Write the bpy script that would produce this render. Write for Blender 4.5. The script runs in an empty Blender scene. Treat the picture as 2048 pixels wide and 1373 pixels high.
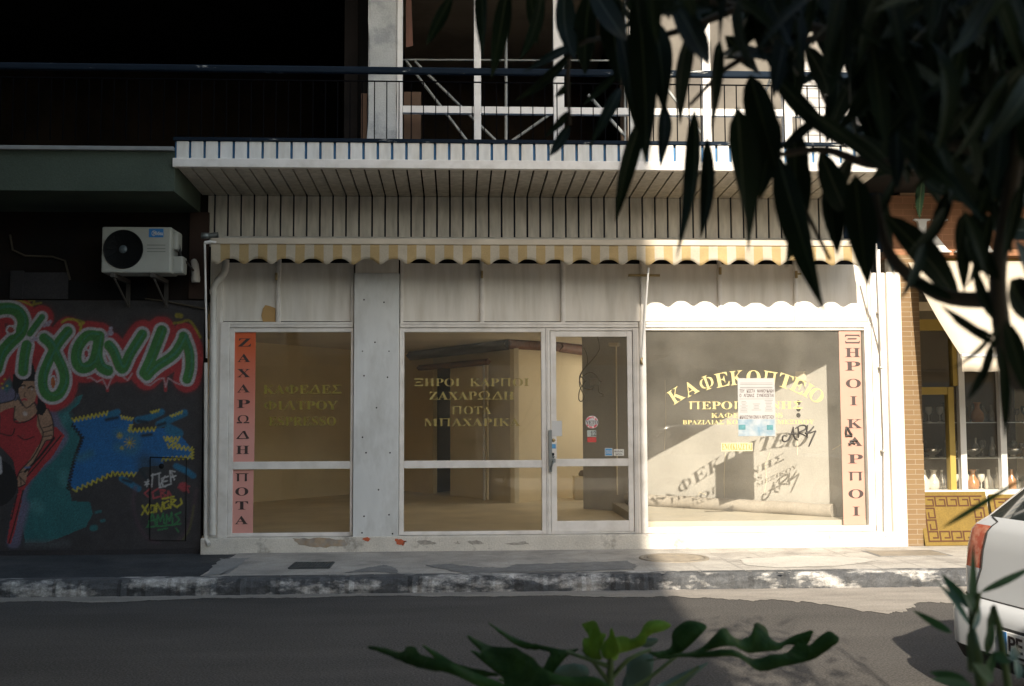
import bpy, bmesh, math, random
import numpy as np
from mathutils import Vector, Matrix
random.seed(7); rng = np.random.default_rng(5)
SC = bpy.context.scene
COL = SC.collection

# ------------------------------------------------------------------ camera, sky, sun, exposure
FPX, PCX, PCY = 2200.0, 1024.0, 686.5          # focal length and centre in photograph pixels (2048 wide)
YAW, PITCH, ROLL = math.radians(2.86), math.atan(159/2200), math.radians(-0.24)
EYE = Vector((0, -11.9, 1.50))
cF = Vector((math.sin(YAW)*math.cos(PITCH), math.cos(YAW)*math.cos(PITCH), math.sin(PITCH)))
cR0 = Vector((math.cos(YAW), -math.sin(YAW), 0)); cU0 = cR0.cross(cF)
cR = cR0*math.cos(ROLL)+cU0*math.sin(ROLL); cU = -cR0*math.sin(ROLL)+cU0*math.cos(ROLL)
cam = bpy.data.cameras.new('camera'); camo = bpy.data.objects.new('camera', cam); COL.objects.link(camo)
camo.matrix_world = Matrix(((cR.x, cU.x, -cF.x, EYE.x), (cR.y, cU.y, -cF.y, EYE.y), (cR.z, cU.z, -cF.z, EYE.z), (0, 0, 0, 1)))
cam.sensor_width = 36; cam.lens = 36*FPX/2048; cam.clip_start = .05; cam.clip_end = 2000
cam.dof.use_dof = True; cam.dof.focus_distance = 11.6; cam.dof.aperture_fstop = 7.0
SC.camera = camo

SUN = Vector((0.08, 1.0, -0.60)).normalized()   # the way the light travels
EL = math.asin(-SUN.z)
world = bpy.data.worlds.new('World'); SC.world = world; world.use_nodes = True
wn = world.node_tree
sky = wn.nodes.new('ShaderNodeTexSky'); sky.sky_type = 'NISHITA'; sky.sun_disc = False
sky.sun_elevation = EL; sky.sun_rotation = math.pi+math.atan2(SUN.x, SUN.y)
tint = wn.nodes.new('ShaderNodeMix'); tint.data_type = 'RGBA'; tint.blend_type = 'MULTIPLY'; tint.inputs[0].default_value = 1; tint.inputs[7].default_value = (1.13, 1.0, .81, 1)   # warm film stock
wn.links.new(sky.outputs[0], tint.inputs[6]); wn.links.new(tint.outputs[2], wn.nodes['Background'].inputs[0]); wn.nodes['Background'].inputs[1].default_value = 0.112
sl = bpy.data.lights.new('sun', 'SUN'); sl.energy = 2.7; sl.angle = math.radians(0.53); sl.color = (1, .89, .74)
so = bpy.data.objects.new('sun', sl); COL.objects.link(so); so.rotation_euler = SUN.to_track_quat('-Z', 'Y').to_euler()
so.location = (0, -30, 20)
SC.view_settings.view_transform = 'Standard'; SC.view_settings.look = 'None'
SC.view_settings.exposure = 1.85; SC.view_settings.gamma = 1
SC.cycles.max_bounces = 10; SC.cycles.diffuse_bounces = 6; SC.cycles.transparent_max_bounces = 16
SC.cycles.use_denoising = True

# ------------------------------------------------------------------ pixel <-> world
def ray(px, py): return cF+cR*((px-PCX)/FPX)-cU*((py-PCY)/FPX)
def W(px, py, Y=0.0):
    v = ray(px, py); return EYE+v*((Y-EYE.y)/v.y)
def WZ(px, py, z):
    v = ray(px, py); return EYE+v*((z-EYE.z)/v.z)
def WD(px, py, d): return EYE+ray(px, py)*d
def X(px, Y=0.0, py=860): return W(px, py, Y).x
def Z(py, Y=0.0, px=1000): return W(px, py, Y).z
def proj(x, y, z):                               # numpy arrays -> pixels
    dx, dy, dz = x-EYE.x, y-EYE.y, z-EYE.z
    d = dx*cF.x+dy*cF.y+dz*cF.z
    return PCX+FPX*(dx*cR.x+dy*cR.y+dz*cR.z)/d, PCY-FPX*(dx*cU.x+dy*cU.y+dz*cU.z)/d

# ------------------------------------------------------------------ mesh building
class MB:
    def __init__(s): s.v = []; s.f = []; s.m = []; s.c = None; s.mats = []; s.sm = []
    def add(s, vs, fs, mi=0, sm=False):
        n = len(s.v); s.v += [tuple(v) for v in vs]
        for f in fs: s.f.append([n+i for i in f]); s.m.append(mi); s.sm.append(sm)
        return s
    def box(s, x0, x1, y0, y1, z0, z1, mi=0, b=0.0):
        if x1 < x0: x0, x1 = x1, x0
        if y1 < y0: y0, y1 = y1, y0
        if z1 < z0: z0, z1 = z1, z0
        if b <= 0:
            return s.add([(x0,y0,z0),(x1,y0,z0),(x1,y1,z0),(x0,y1,z0),(x0,y0,z1),(x1,y0,z1),(x1,y1,z1),(x0,y1,z1)],
                         [(0,3,2,1),(4,5,6,7),(0,1,5,4),(1,2,6,5),(2,3,7,6),(3,0,4,7)], mi)
        bm = bmesh.new(); bmesh.ops.create_cube(bm, size=1)
        for v in bm.verts: v.co = Vector(((x0+x1)/2+v.co.x*(x1-x0), (y0+y1)/2+v.co.y*(y1-y0), (z0+z1)/2+v.co.z*(z1-z0)))
        bmesh.ops.bevel(bm, geom=bm.edges[:], offset=min(b, .45*min(x1-x0, y1-y0, z1-z0)), segments=2, profile=.6, affect='EDGES')
        return s.bm(bm, mi)
    def bm(s, bm, mi=0, sm=False):
        bm.verts.index_update()
        s.add([v.co[:] for v in bm.verts], [[v.index for v in f.verts] for f in bm.faces], mi, sm); bm.free(); return s
    def prism(s, pts, y0, y1, mi=0):             # polygon in (x,z), extruded along y
        n = len(pts); A = sum(pts[i][0]*pts[(i+1)%n][1]-pts[(i+1)%n][0]*pts[i][1] for i in range(n))
        if A < 0: pts = pts[::-1]
        s.add([(p[0], y0, p[1]) for p in pts]+[(p[0], y1, p[1]) for p in pts],
              [list(range(n)), list(range(2*n-1, n-1, -1))]+[(i, i+n, (i+1)%n+n, (i+1)%n) for i in range(n)], mi); return s
    def tube(s, pts, r, n=10, mi=0, cap=True, sc=(1, 1)):
        pts = [Vector(p) for p in pts]; rs = r if isinstance(r, (list, tuple)) else [r]*len(pts)
        vs = []; fs = []; ref = None
        for i, p in enumerate(pts):
            t = (pts[min(i+1, len(pts)-1)]-pts[max(i-1, 0)]).normalized()
            if ref is None: ref = Vector((0, 0, 1)) if abs(t.z) < .8 else Vector((1, 0, 0))
            a = t.cross(ref); 
            if a.length < 1e-5: a = t.orthogonal()
            a.normalize(); b = t.cross(a).normalized(); ref = -b if False else ref
            for k in range(n):
                q = 2*math.pi*k/n; vs.append(p+a*math.cos(q)*rs[i]*sc[0]+b*math.sin(q)*rs[i]*sc[1])
        for i in range(len(pts)-1):
            for k in range(n): fs.append((i*n+k, i*n+(k+1)%n, (i+1)*n+(k+1)%n, (i+1)*n+k))
        s.add(vs, fs, mi, True)
        if cap: s.add(vs[:n], [list(range(n))[::-1]], mi); s.add(vs[-n:], [list(range(n))], mi)
        return s
    def lathe(s, prof, c=(0, 0, 0), n=20, mi=0, ax='z'):
        vs = []; fs = []; c = Vector(c)
        for r, h in prof:
            for k in range(n):
                q = 2*math.pi*k/n; a, b = r*math.cos(q), r*math.sin(q)
                vs.append(c+(Vector((a, b, h)) if ax == 'z' else Vector((a, -h, b)) if ax == 'y' else Vector((h, a, b))))
        for i in range(len(prof)-1):
            for k in range(n): fs.append((i*n+k, i*n+(k+1)%n, (i+1)*n+(k+1)%n, (i+1)*n+k))
        s.add(vs, fs, mi, True); return s
    def cut(s): s.cuts = getattr(s, 'cuts', [])+[(len(s.v), len(s.f))]; return s
    def pieces(s, name, mat, parent=None):       # one object per piece between the cuts
        out = []; cs = getattr(s, 'cuts', [])+[(len(s.v), len(s.f))]; v0 = f0 = 0
        for v1, f1 in cs:
            if f1 > f0:
                t = MB(); t.v = s.v[v0:v1]; t.f = [[i-v0 for i in f] for f in s.f[f0:f1]]; t.m = s.m[f0:f1]; t.sm = s.sm[f0:f1]; out.append(t.build(name, mat, parent))
            v0, f0 = v1, f1
        return out
    def build(s, name, mat, parent=None):
        me = bpy.data.meshes.new(name); me.from_pydata([tuple(v) for v in s.v], [], s.f); 
        for m in (mat if isinstance(mat, (list, tuple)) else [mat]): me.materials.append(m)
        me.polygons.foreach_set('material_index', s.m); me.polygons.foreach_set('use_smooth', s.sm)
        bm = bmesh.new(); bm.from_mesh(me); bmesh.ops.recalc_face_normals(bm, faces=bm.faces[:]) if len(s.f) < 30000 else None
        bm.to_mesh(me); bm.free(); me.update()
        return link(name, me, parent)
def link(name, me, parent=None):
    o = bpy.data.objects.new(name, me); COL.objects.link(o)
    if parent is not None: par(o, parent)
    return o
def par(o, p):
    loc = Vector(p.location); q = p.parent
    while q: loc += Vector(q.location)+q.matrix_parent_inverse.translation*1; q = q.parent
    o.parent = p
    # meshes are written in world coordinates: undo the parent's own offset
    if p.type == 'EMPTY': o.matrix_parent_inverse = Matrix.Translation(-Vector(p.location))
def tag(o, label=None, cat=None, group=None, kind=None):
    if label: o['label'] = label
    if cat: o['category'] = cat
    if group: o['group'] = group
    if kind: o['kind'] = kind
    return o
def thing(name, label, cat, loc, group=None):
    o = bpy.data.objects.new(name, None); COL.objects.link(o); o.location = loc; o.empty_display_size = .2
    return tag(o, label, cat, group)
def copy_tree(root, loc, label=None):
    r = root.copy(); COL.objects.link(r); r.location = loc
    if label: r['label'] = label
    for ch in list(root.children):
        c = ch.copy(); COL.objects.link(c); c.parent = r
        for g in ch.children: d = g.copy(); COL.objects.link(d); d.parent = c
    return r

# ------------------------------------------------------------------ materials
def pm(name, col, rough=.6, var=.12, vs=3.0, col2=None, amt=0.0, ts=1.5, sharp=.08, bump=0.0, bs=60, metal=0.0, spec=.5, stretch=(1, 1, 1), thr=.55, fine=0.0, trans=0.0):
    """principled: base colour with soft variation, optional second colour in patches (stains, flaking), fine speckle, bump"""
    m = bpy.data.materials.new(name); m.use_nodes = True; nt = m.node_tree; N = nt.nodes; L = nt.links
    b = N['Principled BSDF']; b.inputs['Roughness'].default_value = rough; b.inputs['Metallic'].default_value = metal
    b.inputs['Specular IOR Level'].default_value = spec
    tc = N.new('ShaderNodeTexCoord'); mp = N.new('ShaderNodeMapping'); mp.inputs['Scale'].default_value = stretch
    L.new(tc.outputs['Object'], mp.inputs[0])
    n1 = N.new('ShaderNodeTexNoise'); n1.inputs['Scale'].default_value = vs; n1.inputs['Detail'].default_value = 6; L.new(mp.outputs[0], n1.inputs['Vector'])
    mr = N.new('ShaderNodeMapRange'); mr.inputs[1].default_value = .25; mr.inputs[2].default_value = .75; mr.inputs[3].default_value = 1-var; mr.inputs[4].default_value = 1+var
    L.new(n1.outputs[0], mr.inputs[0])
    mx = N.new('ShaderNodeMix'); mx.data_type = 'RGBA'; mx.inputs[6].default_value = (*col, 1); mx.inputs[7].default_value = (*(col2 or col), 1); mx.inputs[0].default_value = 0
    if col2:
        n2 = N.new('ShaderNodeTexNoise'); n2.inputs['Scale'].default_value = ts; n2.inputs['Detail'].default_value = 9; n2.inputs['Roughness'].default_value = .62; L.new(mp.outputs[0], n2.inputs['Vector'])
        r2 = N.new('ShaderNodeMapRange'); r2.inputs[1].default_value = thr-sharp; r2.inputs[2].default_value = thr+sharp; r2.inputs[3].default_value = 0; r2.inputs[4].default_value = amt
        L.new(n2.outputs[0], r2.inputs[0]); L.new(r2.outputs[0], mx.inputs[0])
    mul = N.new('ShaderNodeMix'); mul.data_type = 'RGBA'; mul.blend_type = 'MULTIPLY'; mul.inputs[0].default_value = 1
    L.new(mx.outputs[2], mul.inputs[6]); L.new(mr.outputs[0], mul.inputs[7]); out = mul.outputs[2]
    if fine:
        n3 = N.new('ShaderNodeTexNoise'); n3.inputs['Scale'].default_value = 70; n3.inputs['Detail'].default_value = 3; L.new(tc.outputs['Object'], n3.inputs['Vector'])
        r3 = N.new('ShaderNodeMapRange'); r3.inputs[1].default_value = .3; r3.inputs[2].default_value = .7; r3.inputs[3].default_value = 1-fine; r3.inputs[4].default_value = 1+fine
        L.new(n3.outputs[0], r3.inputs[0]); m3 = N.new('ShaderNodeMix'); m3.data_type = 'RGBA'; m3.blend_type = 'MULTIPLY'; m3.inputs[0].default_value = 1
        L.new(out, m3.inputs[6]); L.new(r3.outputs[0], m3.inputs[7]); out = m3.outputs[2]
    L.new(out, b.inputs['Base Color'])
    if bump:
        nb = N.new('ShaderNodeTexNoise'); nb.inputs['Scale'].default_value = bs; nb.inputs['Detail'].default_value = 5; L.new(tc.outputs['Object'], nb.inputs['Vector'])
        bp = N.new('ShaderNodeBump'); bp.inputs['Strength'].default_value = bump; bp.inputs['Distance'].default_value = .01; L.new(nb.outputs[0], bp.inputs['Height']); L.new(bp.outputs[0], b.inputs['Normal'])
    if trans:
        tr = N.new('ShaderNodeBsdfTranslucent'); L.new(out, tr.inputs[0]); ms = N.new('ShaderNodeMixShader'); ms.inputs[0].default_value = trans
        L.new(b.outputs[0], ms.inputs[1]); L.new(tr.outputs[0], ms.inputs[2]); L.new(ms.outputs[0], N['Material Output'].inputs[0])
    return m
def glass_mat(name, tint=(.985, .985, .97), dirt=.04, dcol=(.75, .7, .58), ior=1.5):
    m = bpy.data.materials.new(name); m.use_nodes = True; nt = m.node_tree; N = nt.nodes; L = nt.links; N.remove(N['Principled BSDF'])
    t = N.new('ShaderNodeBsdfTransparent'); t.inputs[0].default_value = (*tint, 1)
    g = N.new('ShaderNodeBsdfGlossy'); g.inputs['Roughness'].default_value = .015
    d = N.new('ShaderNodeBsdfDiffuse'); d.inputs[0].default_value = (*dcol, 1)
    fr = N.new('ShaderNodeFresnel'); fr.inputs[0].default_value = ior
    tc = N.new('ShaderNodeTexCoord'); n = N.new('ShaderNodeTexNoise'); n.inputs['Scale'].default_value = 2.2; n.inputs['Detail'].default_value = 8; L.new(tc.outputs['Object'], n.inputs['Vector'])
    mr = N.new('ShaderNodeMapRange'); mr.inputs[1].default_value = .3; mr.inputs[2].default_value = .75; mr.inputs[3].default_value = dirt*.5; mr.inputs[4].default_value = dirt*1.6; L.new(n.outputs[0], mr.inputs[0])
    a = N.new('ShaderNodeMixShader'); L.new(mr.outputs[0], a.inputs[0]); L.new(t.outputs[0], a.inputs[1]); L.new(d.outputs[0], a.inputs[2])
    c = N.new('ShaderNodeMixShader'); L.new(fr.outputs[0], c.inputs[0]); L.new(a.outputs[0], c.inputs[1]); L.new(g.outputs[0], c.inputs[2])
    L.new(c.outputs[0], N['Material Output'].inputs[0]); return m
def attr_mat(name, rough=.7, fine=.12):
    m = pm(name, (1, 1, 1), rough, .1, 5, fine=fine, bump=.25, bs=140); nt = m.node_tree
    at = nt.nodes.new('ShaderNodeAttribute'); at.attribute_name = 'paint'
    for n in nt.nodes:
        if n.type == 'MIX' and n.blend_type == 'MIX':
            for l in list(n.outputs[2].links): nt.links.new(at.outputs[0], l.to_socket)
    return m
def brick_mat(name, c1, c2, mortar, bw, bh, ms=.006, rough=.75):
    m = bpy.data.materials.new(name); m.use_nodes = True; nt = m.node_tree; N = nt.nodes; L = nt.links; b = N['Principled BSDF']; b.inputs['Roughness'].default_value = rough
    tc = N.new('ShaderNodeTexCoord'); sp = N.new('ShaderNodeSeparateXYZ'); L.new(tc.outputs['Object'], sp.inputs[0])
    ad = N.new('ShaderNodeMath'); L.new(sp.outputs[0], ad.inputs[0]); L.new(sp.outputs[1], ad.inputs[1])
    cb = N.new('ShaderNodeCombineXYZ'); L.new(ad.outputs[0], cb.inputs[0]); L.new(sp.outputs[2], cb.inputs[1])
    br = N.new('ShaderNodeTexBrick'); L.new(cb.outputs[0], br.inputs['Vector']); br.inputs['Scale'].default_value = 1
    br.inputs['Color1'].default_value = (*c1, 1); br.inputs['Color2'].default_value = (*c2, 1); br.inputs['Mortar'].default_value = (*mortar, 1)
    br.inputs['Mortar Size'].default_value = ms; br.inputs['Brick Width'].default_value = bw; br.inputs['Row Height'].default_value = bh; br.inputs['Mortar Smooth'].default_value = .2
    L.new(br.outputs[0], b.inputs['Base Color'])
    bp = N.new('ShaderNodeBump'); bp.inputs['Strength'].default_value = .5; bp.inputs['Distance'].default_value = .004; bp.invert = True; L.new(br.outputs['Fac'], bp.inputs['Height']); L.new(bp.outputs[0], b.inputs['Normal'])
    return m

M = {}
M['white'] = pm('white_aluminium', (.68, .655, .62), .42, .08, 4, (.45, .42, .37), .6, 5, .14, thr=.58, bump=.05, bs=30)
M['panel'] = pm('white_panel', (.68, .65, .60), .6, .10, 2, (.47, .43, .36), .6, 2.6, .14, thr=.56, stretch=(3.5, 3.5, .45))
M['cover'] = pm('sheet_metal', (.60, .615, .61), .5, .10, 2.5, (.33, .33, .31), .6, 2.6, .12, thr=.575, stretch=(1.5, 1.5, .6), bump=.06, bs=6)
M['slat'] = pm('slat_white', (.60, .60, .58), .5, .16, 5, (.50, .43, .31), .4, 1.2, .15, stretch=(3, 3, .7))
M['slatwall'] = pm('slat_beige', (.50, .475, .42), .55, .25, 5, (.31, .28, .23), .5, 1.4, .2, stretch=(3, 3, .7))  # darker beige tone for the wall and soffit slats
M['blue'] = pm('blue_joint', (.03, .13, .30), .6, .2, 8)
M['bluerail'] = pm('old_blue_paint', (.005, .011, .020), .7, .2, 8, (.42, .42, .40), .9, 9, .03, thr=.66, spec=.1, stretch=(.5, 2, 2))
M['darkmetal'] = pm('dark_wire', (.004, .004, .005), 1.0, .2, 20, spec=0)
M['concrete'] = pm('concrete_column', (.42, .42, .40), .85, .15, 3, (.24, .25, .25), .8, 2.5, .06, bump=.4, bs=40, fine=.1)
M['slab'] = pm('green_grey_render', (.06, .078, .06), .85, .15, 1.6, (.05, .06, .05), .7, 1.1, .2, bump=.3, bs=60, fine=.1, spec=.06)
M['ledge'] = pm('pale_ledge', (.18, .19, .19), .8, .15, 4, (.25, .25, .24), .6, 5, .1)
M['recess'] = pm('recess_shade', (.014, .012, .011), .9, .25, 2, (.007, .007, .007), .8, 1.3, .1, spec=.06)  # near-black colour stands in for the shade in the recess
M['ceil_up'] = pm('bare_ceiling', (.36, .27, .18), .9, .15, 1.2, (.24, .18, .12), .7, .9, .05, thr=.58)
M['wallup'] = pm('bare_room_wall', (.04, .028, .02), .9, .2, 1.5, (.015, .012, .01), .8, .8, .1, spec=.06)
M['brown'] = pm('brown_board', (.09, .045, .02), .7, .2, 4)
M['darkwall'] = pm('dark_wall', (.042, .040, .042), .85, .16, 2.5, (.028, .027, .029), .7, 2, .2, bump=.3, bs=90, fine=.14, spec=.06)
M['blackwall'] = pm('shaded_upper_wall', (.012, .011, .011), .9, .2, 2, (.025, .014, .008), .5, 1.6, .15, spec=.06)  # near-black colour stands in for the shaded upper recess
M['void'] = pm('unlit_depth', (.012, .012, .013), .9, .2, 3, spec=.06)  # near-black tone stands in for unlit depth
M['plinth'] = pm('old_plinth', (.56, .53, .47), .85, .12, 4, (.25, .23, .20), .75, 5, .05, thr=.60, bump=.5, bs=50, fine=.12)
M['rust'] = pm('rust_stain', (.33, .25, .17), .9, .3, 12, (.26, .25, .23), .9, 9, .1)
M['rust2'] = pm('worn_spot', (.34, .32, .28), .9, .25, 20, (.22, .2, .18), .7, 16, .1)
M['redpaint'] = pm('red_chip', (.45, .10, .04), .8, .2, 15)
M['pave'] = pm('pavement_slabs', (.36, .34, .305), .88, .18, 2.2, (.23, .215, .195), .7, 3.0, .10, thr=.55, spec=.1, bump=.5, bs=45, fine=.16)
M['paveasph'] = pm('pavement_asphalt', (.05, .054, .058), .9, .2, 3, (.08, .08, .078), .6, 2, .1, bump=.5, bs=90, fine=.25, spec=.06)
M['patch'] = pm('worn_patch', (.16, .16, .155), .9, .2, 6, (.10, .10, .10), .6, 8, .1, bump=.5, bs=80, fine=.2)
M['road'] = pm('road_asphalt', (.074, .070, .065), .9, .16, .9, (.102, .096, .088), .7, 1.3, .12, bump=.8, bs=55, fine=.42, spec=.08, stretch=(.35, 1, 1))
M['gutter'] = pm('gutter_dust_and_sun', (.255, .232, .20), .9, .2, 3, (.20, .18, .155), .9, 2.2, .2, thr=.5, bump=.4, bs=80, fine=.2, stretch=(.6, 2, 2))
M['kerb'] = pm('flaking_kerb', (.34, .33, .31), .88, .5, 14, (.045, .048, .052), .95, 4.4, .05, thr=.455, bump=.9, bs=22, fine=.25, stretch=(.5, 1.0, 1.3))
M['iron'] = pm('iron_cover', (.17, .15, .12), .7, .2, 10, (.28, .23, .16), .6, 6, .15, bump=.4, bs=100)
M['irondark'] = pm('grate_iron', (.05, .055, .055), .7, .2, 10)
M['pipe'] = pm('grey_pipe', (.55, .54, .50), .5, .1, 6, (.36, .34, .31), .4, 5, .1)
M['whitepipe'] = pm('white_rod', (.74, .74, .73), .4, .08, 6)
M['glass'] = glass_mat('shop_glass', dirt=.022)
M['glass_r'] = glass_mat('dusty_glass', dirt=.04, dcol=(.7, .67, .6))
M['red_strip'] = None
M['ink'] = pm('dark_letters', (.045, .03, .028), .5, .1, 10)
M['gold'] = pm('gold_letters', (.25, .19, .05), .45, .12, 12, (.36, .29, .11), .5, 10, .2)
M['goldpale'] = pm('pale_gold_letters', (.46, .39, .17), .5, .08, 12)
M['olive'] = pm('faded_olive_letters', (.21, .165, .018), .55, .1, 10)
M['paper'] = pm('white_paper', (.52, .52, .51), .7, .03, 6)
M['blackpaint'] = pm('black_marker', (.025, .022, .02), .5, .1, 10)
M['cream'] = pm('cream_room_wall', (.86, .75, .52), .8, .06, 1.5, (.74, .62, .42), .35, 1.1, .2, fine=.04)
M['creamdark'] = pm('grey_cream_wall', (.72, .64, .47), .85, .08, 1.5, (.56, .5, .38), .5, 1.4, .2)
M['plaster'] = pm('bare_plaster', (.46, .445, .415), .88, .10, 1.8, (.35, .335, .31), .6, 1.5, .18, bump=.25, bs=40, fine=.08, stretch=(1, 1, .6))
M['tanwall'] = pm('tan_wall', (.88, .74, .47), .85, .06, 1.2, (.70, .56, .33), .5, 1, .2, fine=.05)
M['floor'] = pm('room_floor', (.80, .70, .50), .5, .1, 2, (.62, .53, .37), .5, 2.4, .15)
M['ceiling'] = pm('room_ceiling', (.6, .52, .38), .9, .1, 1.5)
M['blackbeam'] = pm('black_beam', (.02, .019, .018), .6, .1, 4)
M['redbrown'] = pm('red_brown_beam', (.16, .06, .035), .6, .2, 6)
M['doorway'] = pm('dark_back_room', (.03, .03, .035), .9, .1, 3)
M['cardboard'] = pm('cardboard', (.45, .28, .11), .8, .08, 6)
M['yellowpaper'] = pm('yellow_paper', (.72, .66, .22), .7, .06, 6)
M['yellowink'] = pm('yellow_ink', (.24, .17, .005), .6, .05, 6)
M['redink'] = pm('red_ink', (.55, .06, .05), .5, .08, 8)
M['blueink'] = pm('blue_ink', (.06, .26, .50), .5, .08, 8)
M['lock'] = pm('lock_steel', (.20, .22, .22), .45, .15, 12, metal=.6)
M['brass'] = pm('brass', (.35, .27, .14), .4, .15, 12, metal=.7)
M['acwhite'] = pm('unit_casing', (.34, .35, .32), .5, .08, 3, (.24, .24, .21), .5, 2.2, .2)
M['acblack'] = pm('fan_black', (.012, .013, .014), .5, .1, 8, spec=.06)
M['hub'] = pm('fan_hub', (.07, .09, .10), .5, .1, 8)
M['acblue'] = pm('badge_blue', (.02, .16, .42), .4, .05, 8)
M['tile'] = brick_mat('clay_tiles', (.175, .112, .050), (.155, .095, .042), (.27, .225, .16), .225, .054, .003)
M['signbrick'] = brick_mat('sign_bricks', (.24, .11, .05), (.21, .095, .042), (.30, .14, .07), .22, .07, .004)
M['orange'] = pm('orange_render', (.36, .22, .12), .85, .1, 2)
M['canvas'] = pm('cream_canvas', (.58, .52, .42), .85, .05, 3, trans=.25)
M['yframe'] = pm('yellow_frame', (.34, .24, .05), .5, .08, 5)
M['alu'] = pm('aluminium', (.60, .59, .56), .4, .06, 5, metal=.3)
M['shopdark'] = pm('dark_shop', (.07, .055, .04), .9, .2, 2)
M['mat_y'] = pm('yellow_mat', (.15, .098, .018), .9, .1, 8, (.12, .078, .014), .5, 6, .2, fine=.12)
M['mat_b'] = pm('brown_key', (.06, .022, .007), .9, .1, 8)
M['carpaint'] = pm('silver_car_paint', (.44, .46, .48), .22, .02, 2, spec=.6)
M['carglass'] = pm('car_glass', (.02, .025, .025), .05, .05, 2, spec=.8)
M['tail'] = pm('tail_light', (.40, .09, .05), .15, .1, 6, (.60, .32, .22), .8, 14, .1, spec=.8)
M['rubber'] = pm('black_rubber', (.02, .02, .02), .8, .1, 6)
M['rim'] = pm('alloy_rim', (.5, .5, .5), .35, .05, 6, metal=.8)
M['plate'] = pm('plate_white', (.8, .8, .78), .4, .02, 6)
M['leaf'] = pm('oleander_leaf', (.007, .018, .007), .6, .4, 9, fine=.0, trans=.10, spec=.15)
M['leafrib'] = pm('oleander_midrib', (.035, .05, .018), .5, .15, 9, trans=.2)
M['bark'] = pm('oleander_bark', (.06, .05, .035), .9, .2, 20)
M['fig'] = pm('fig_leaf', (.020, .058, .012), .65, .4, 14, (.035, .085, .015), .7, 24, .12, bump=.7, bs=45, trans=.22, spec=.12)
M['figback'] = pm('fig_leaf_back', (.09, .15, .11), .7, .15, 14, trans=.2)
M['figyoung'] = pm('fig_young', (.16, .29, .035), .6, .3, 18, (.26, .42, .06), .7, 26, .12, bump=.7, bs=45, trans=.4, spec=.15)
M['figstem'] = pm('fig_stem', (.06, .11, .03), .6, .15, 20)
M['facade_opp'] = pm('opposite_render', (.50, .46, .40), .85, .1, .8)
M['shutter'] = pm('shutter', (.12, .10, .08), .7, .1, 3)
M['bottle'] = pm('cut_glass', (.55, .52, .45), .08, .1, 8, spec=1.0)
M['silver'] = pm('silver_ware', (.55, .53, .48), .2, .1, 8, metal=.9)
M['amber'] = pm('amber_glass', (.35, .16, .06), .1, .2, 8, spec=1.0)

# ------------------------------------------------------------------ text helper (built-in font, bold serif glyphs)
LAT = dict(zip('ΑΒΕΖΗΙΚΜΝΟΡΤΥΧ', 'ABEZHIKMNOPTYX'))
GRK = 'ΑΒΓΔΕΖΗΘΙΚΛΜΝΞΟΠΡϴΣΤΥΦΧΨΩ'
def serif(s):
    r = ''
    for ch in s:
        ch = LAT.get(ch, ch)
        if 'A' <= ch <= 'Z': r += chr(0x1D400+ord(ch)-65)
        elif '0' <= ch <= '9': r += chr(0x1D7CE+ord(ch)-48)
        elif ch in GRK: r += chr(0x1D6A8+GRK.index(ch))
        else: r += ch
    return r
def glyphs(s, depth=.003, bold=True):
    c = bpy.data.curves.new('text', 'FONT'); c.body = serif(s) if bold else s; c.offset = 0 if bold else .018; c.extrude = .5; c.resolution_u = 4
    o = bpy.data.objects.new('text', c); COL.objects.link(o); bpy.context.view_layer.update()
    me = bpy.data.meshes.new_from_object(o.evaluated_get(bpy.context.evaluated_depsgraph_get()))
    bpy.data.objects.remove(o); bpy.data.curves.remove(c)
    v = np.empty(len(me.vertices)*3); me.vertices.foreach_get('co', v); v = v.reshape(-1, 3)
    fs = [list(p.vertices) for p in me.polygons]; bpy.data.meshes.remove(me)
    v[:, 2] = np.sign(v[:, 2])*.5
    return v, fs
def text_into(mb, s, x0, x1, z0, z1, y, depth=.003, bold=True, mi=0, keep=False, rot=0.0):
    """fit the string into the box x0..x1, z0..z1 on the plane y (front face towards -y)"""
    v, fs = glyphs(s, depth, bold)
    lo, hi = v.min(0), v.max(0); w, h = max(hi[0]-lo[0], 1e-6), max(hi[1]-lo[1], 1e-6)
    u, t = (v[:, 0]-lo[0])/w, (v[:, 1]-lo[1])/h
    if keep:
        wid = (z1-z0)*w/h; cx = (x0+x1)/2; x0, x1 = cx-wid/2, cx+wid/2
    xs, zs = x0+u*(x1-x0), z0+t*(z1-z0)
    if rot:
        cx, cz = (x0+x1)/2, (z0+z1)/2; c, s_ = math.cos(rot), math.sin(rot)
        xs, zs = cx+(xs-cx)*c-(zs-cz)*s_, cz+(xs-cx)*s_+(zs-cz)*c
    ys = y-(v[:, 2]+.5)*depth
    mb.add(list(zip(xs, ys, zs)), fs, mi)
def tpx(mb, s, px0, py0, px1, py1, Y, **k):
    mb.cut(); a = W(px0, (py0+py1)/2, Y); b = W(px1, (py0+py1)/2, Y); c = (px0+px1)/2
    text_into(mb, s, a.x, b.x, W(c, py1, Y).z, W(c, py0, Y).z, Y, **k)

#================================================================== GROUND
PV = .145                                        # pavement height above the road
KY = -2.02                                       # kerb face
g = MB(); g.add([(-300, -300, 0), (300, -300, 0), (300, 300, 0), (-300, 300, 0)], [(0, 1, 2, 3)]); tag(g.build('road', M['road']), kind='structure')
# pavement: worn slabs in front of the shop, asphalt to the left
xs0 = X(440, -1, 1120)
pv = MB(); pv.box(xs0, 40, KY+.16, .35, -.2, PV); tag(pv.build('pavement', M['pave']), kind='structure')
pl = MB(); pl.prism([(-40, -.2), (xs0-.004, -.2), (xs0-.004, PV-.012), (-40, PV-.012)], KY+.16, .35); tag(pl.build('pavement_asphalt', M['paveasph']), kind='structure')
near = MB(); near.box(-40, 40, -15, -8.9, -.2, PV-.01); tag(near.build('near_pavement', M['pave']), kind='structure')
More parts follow.
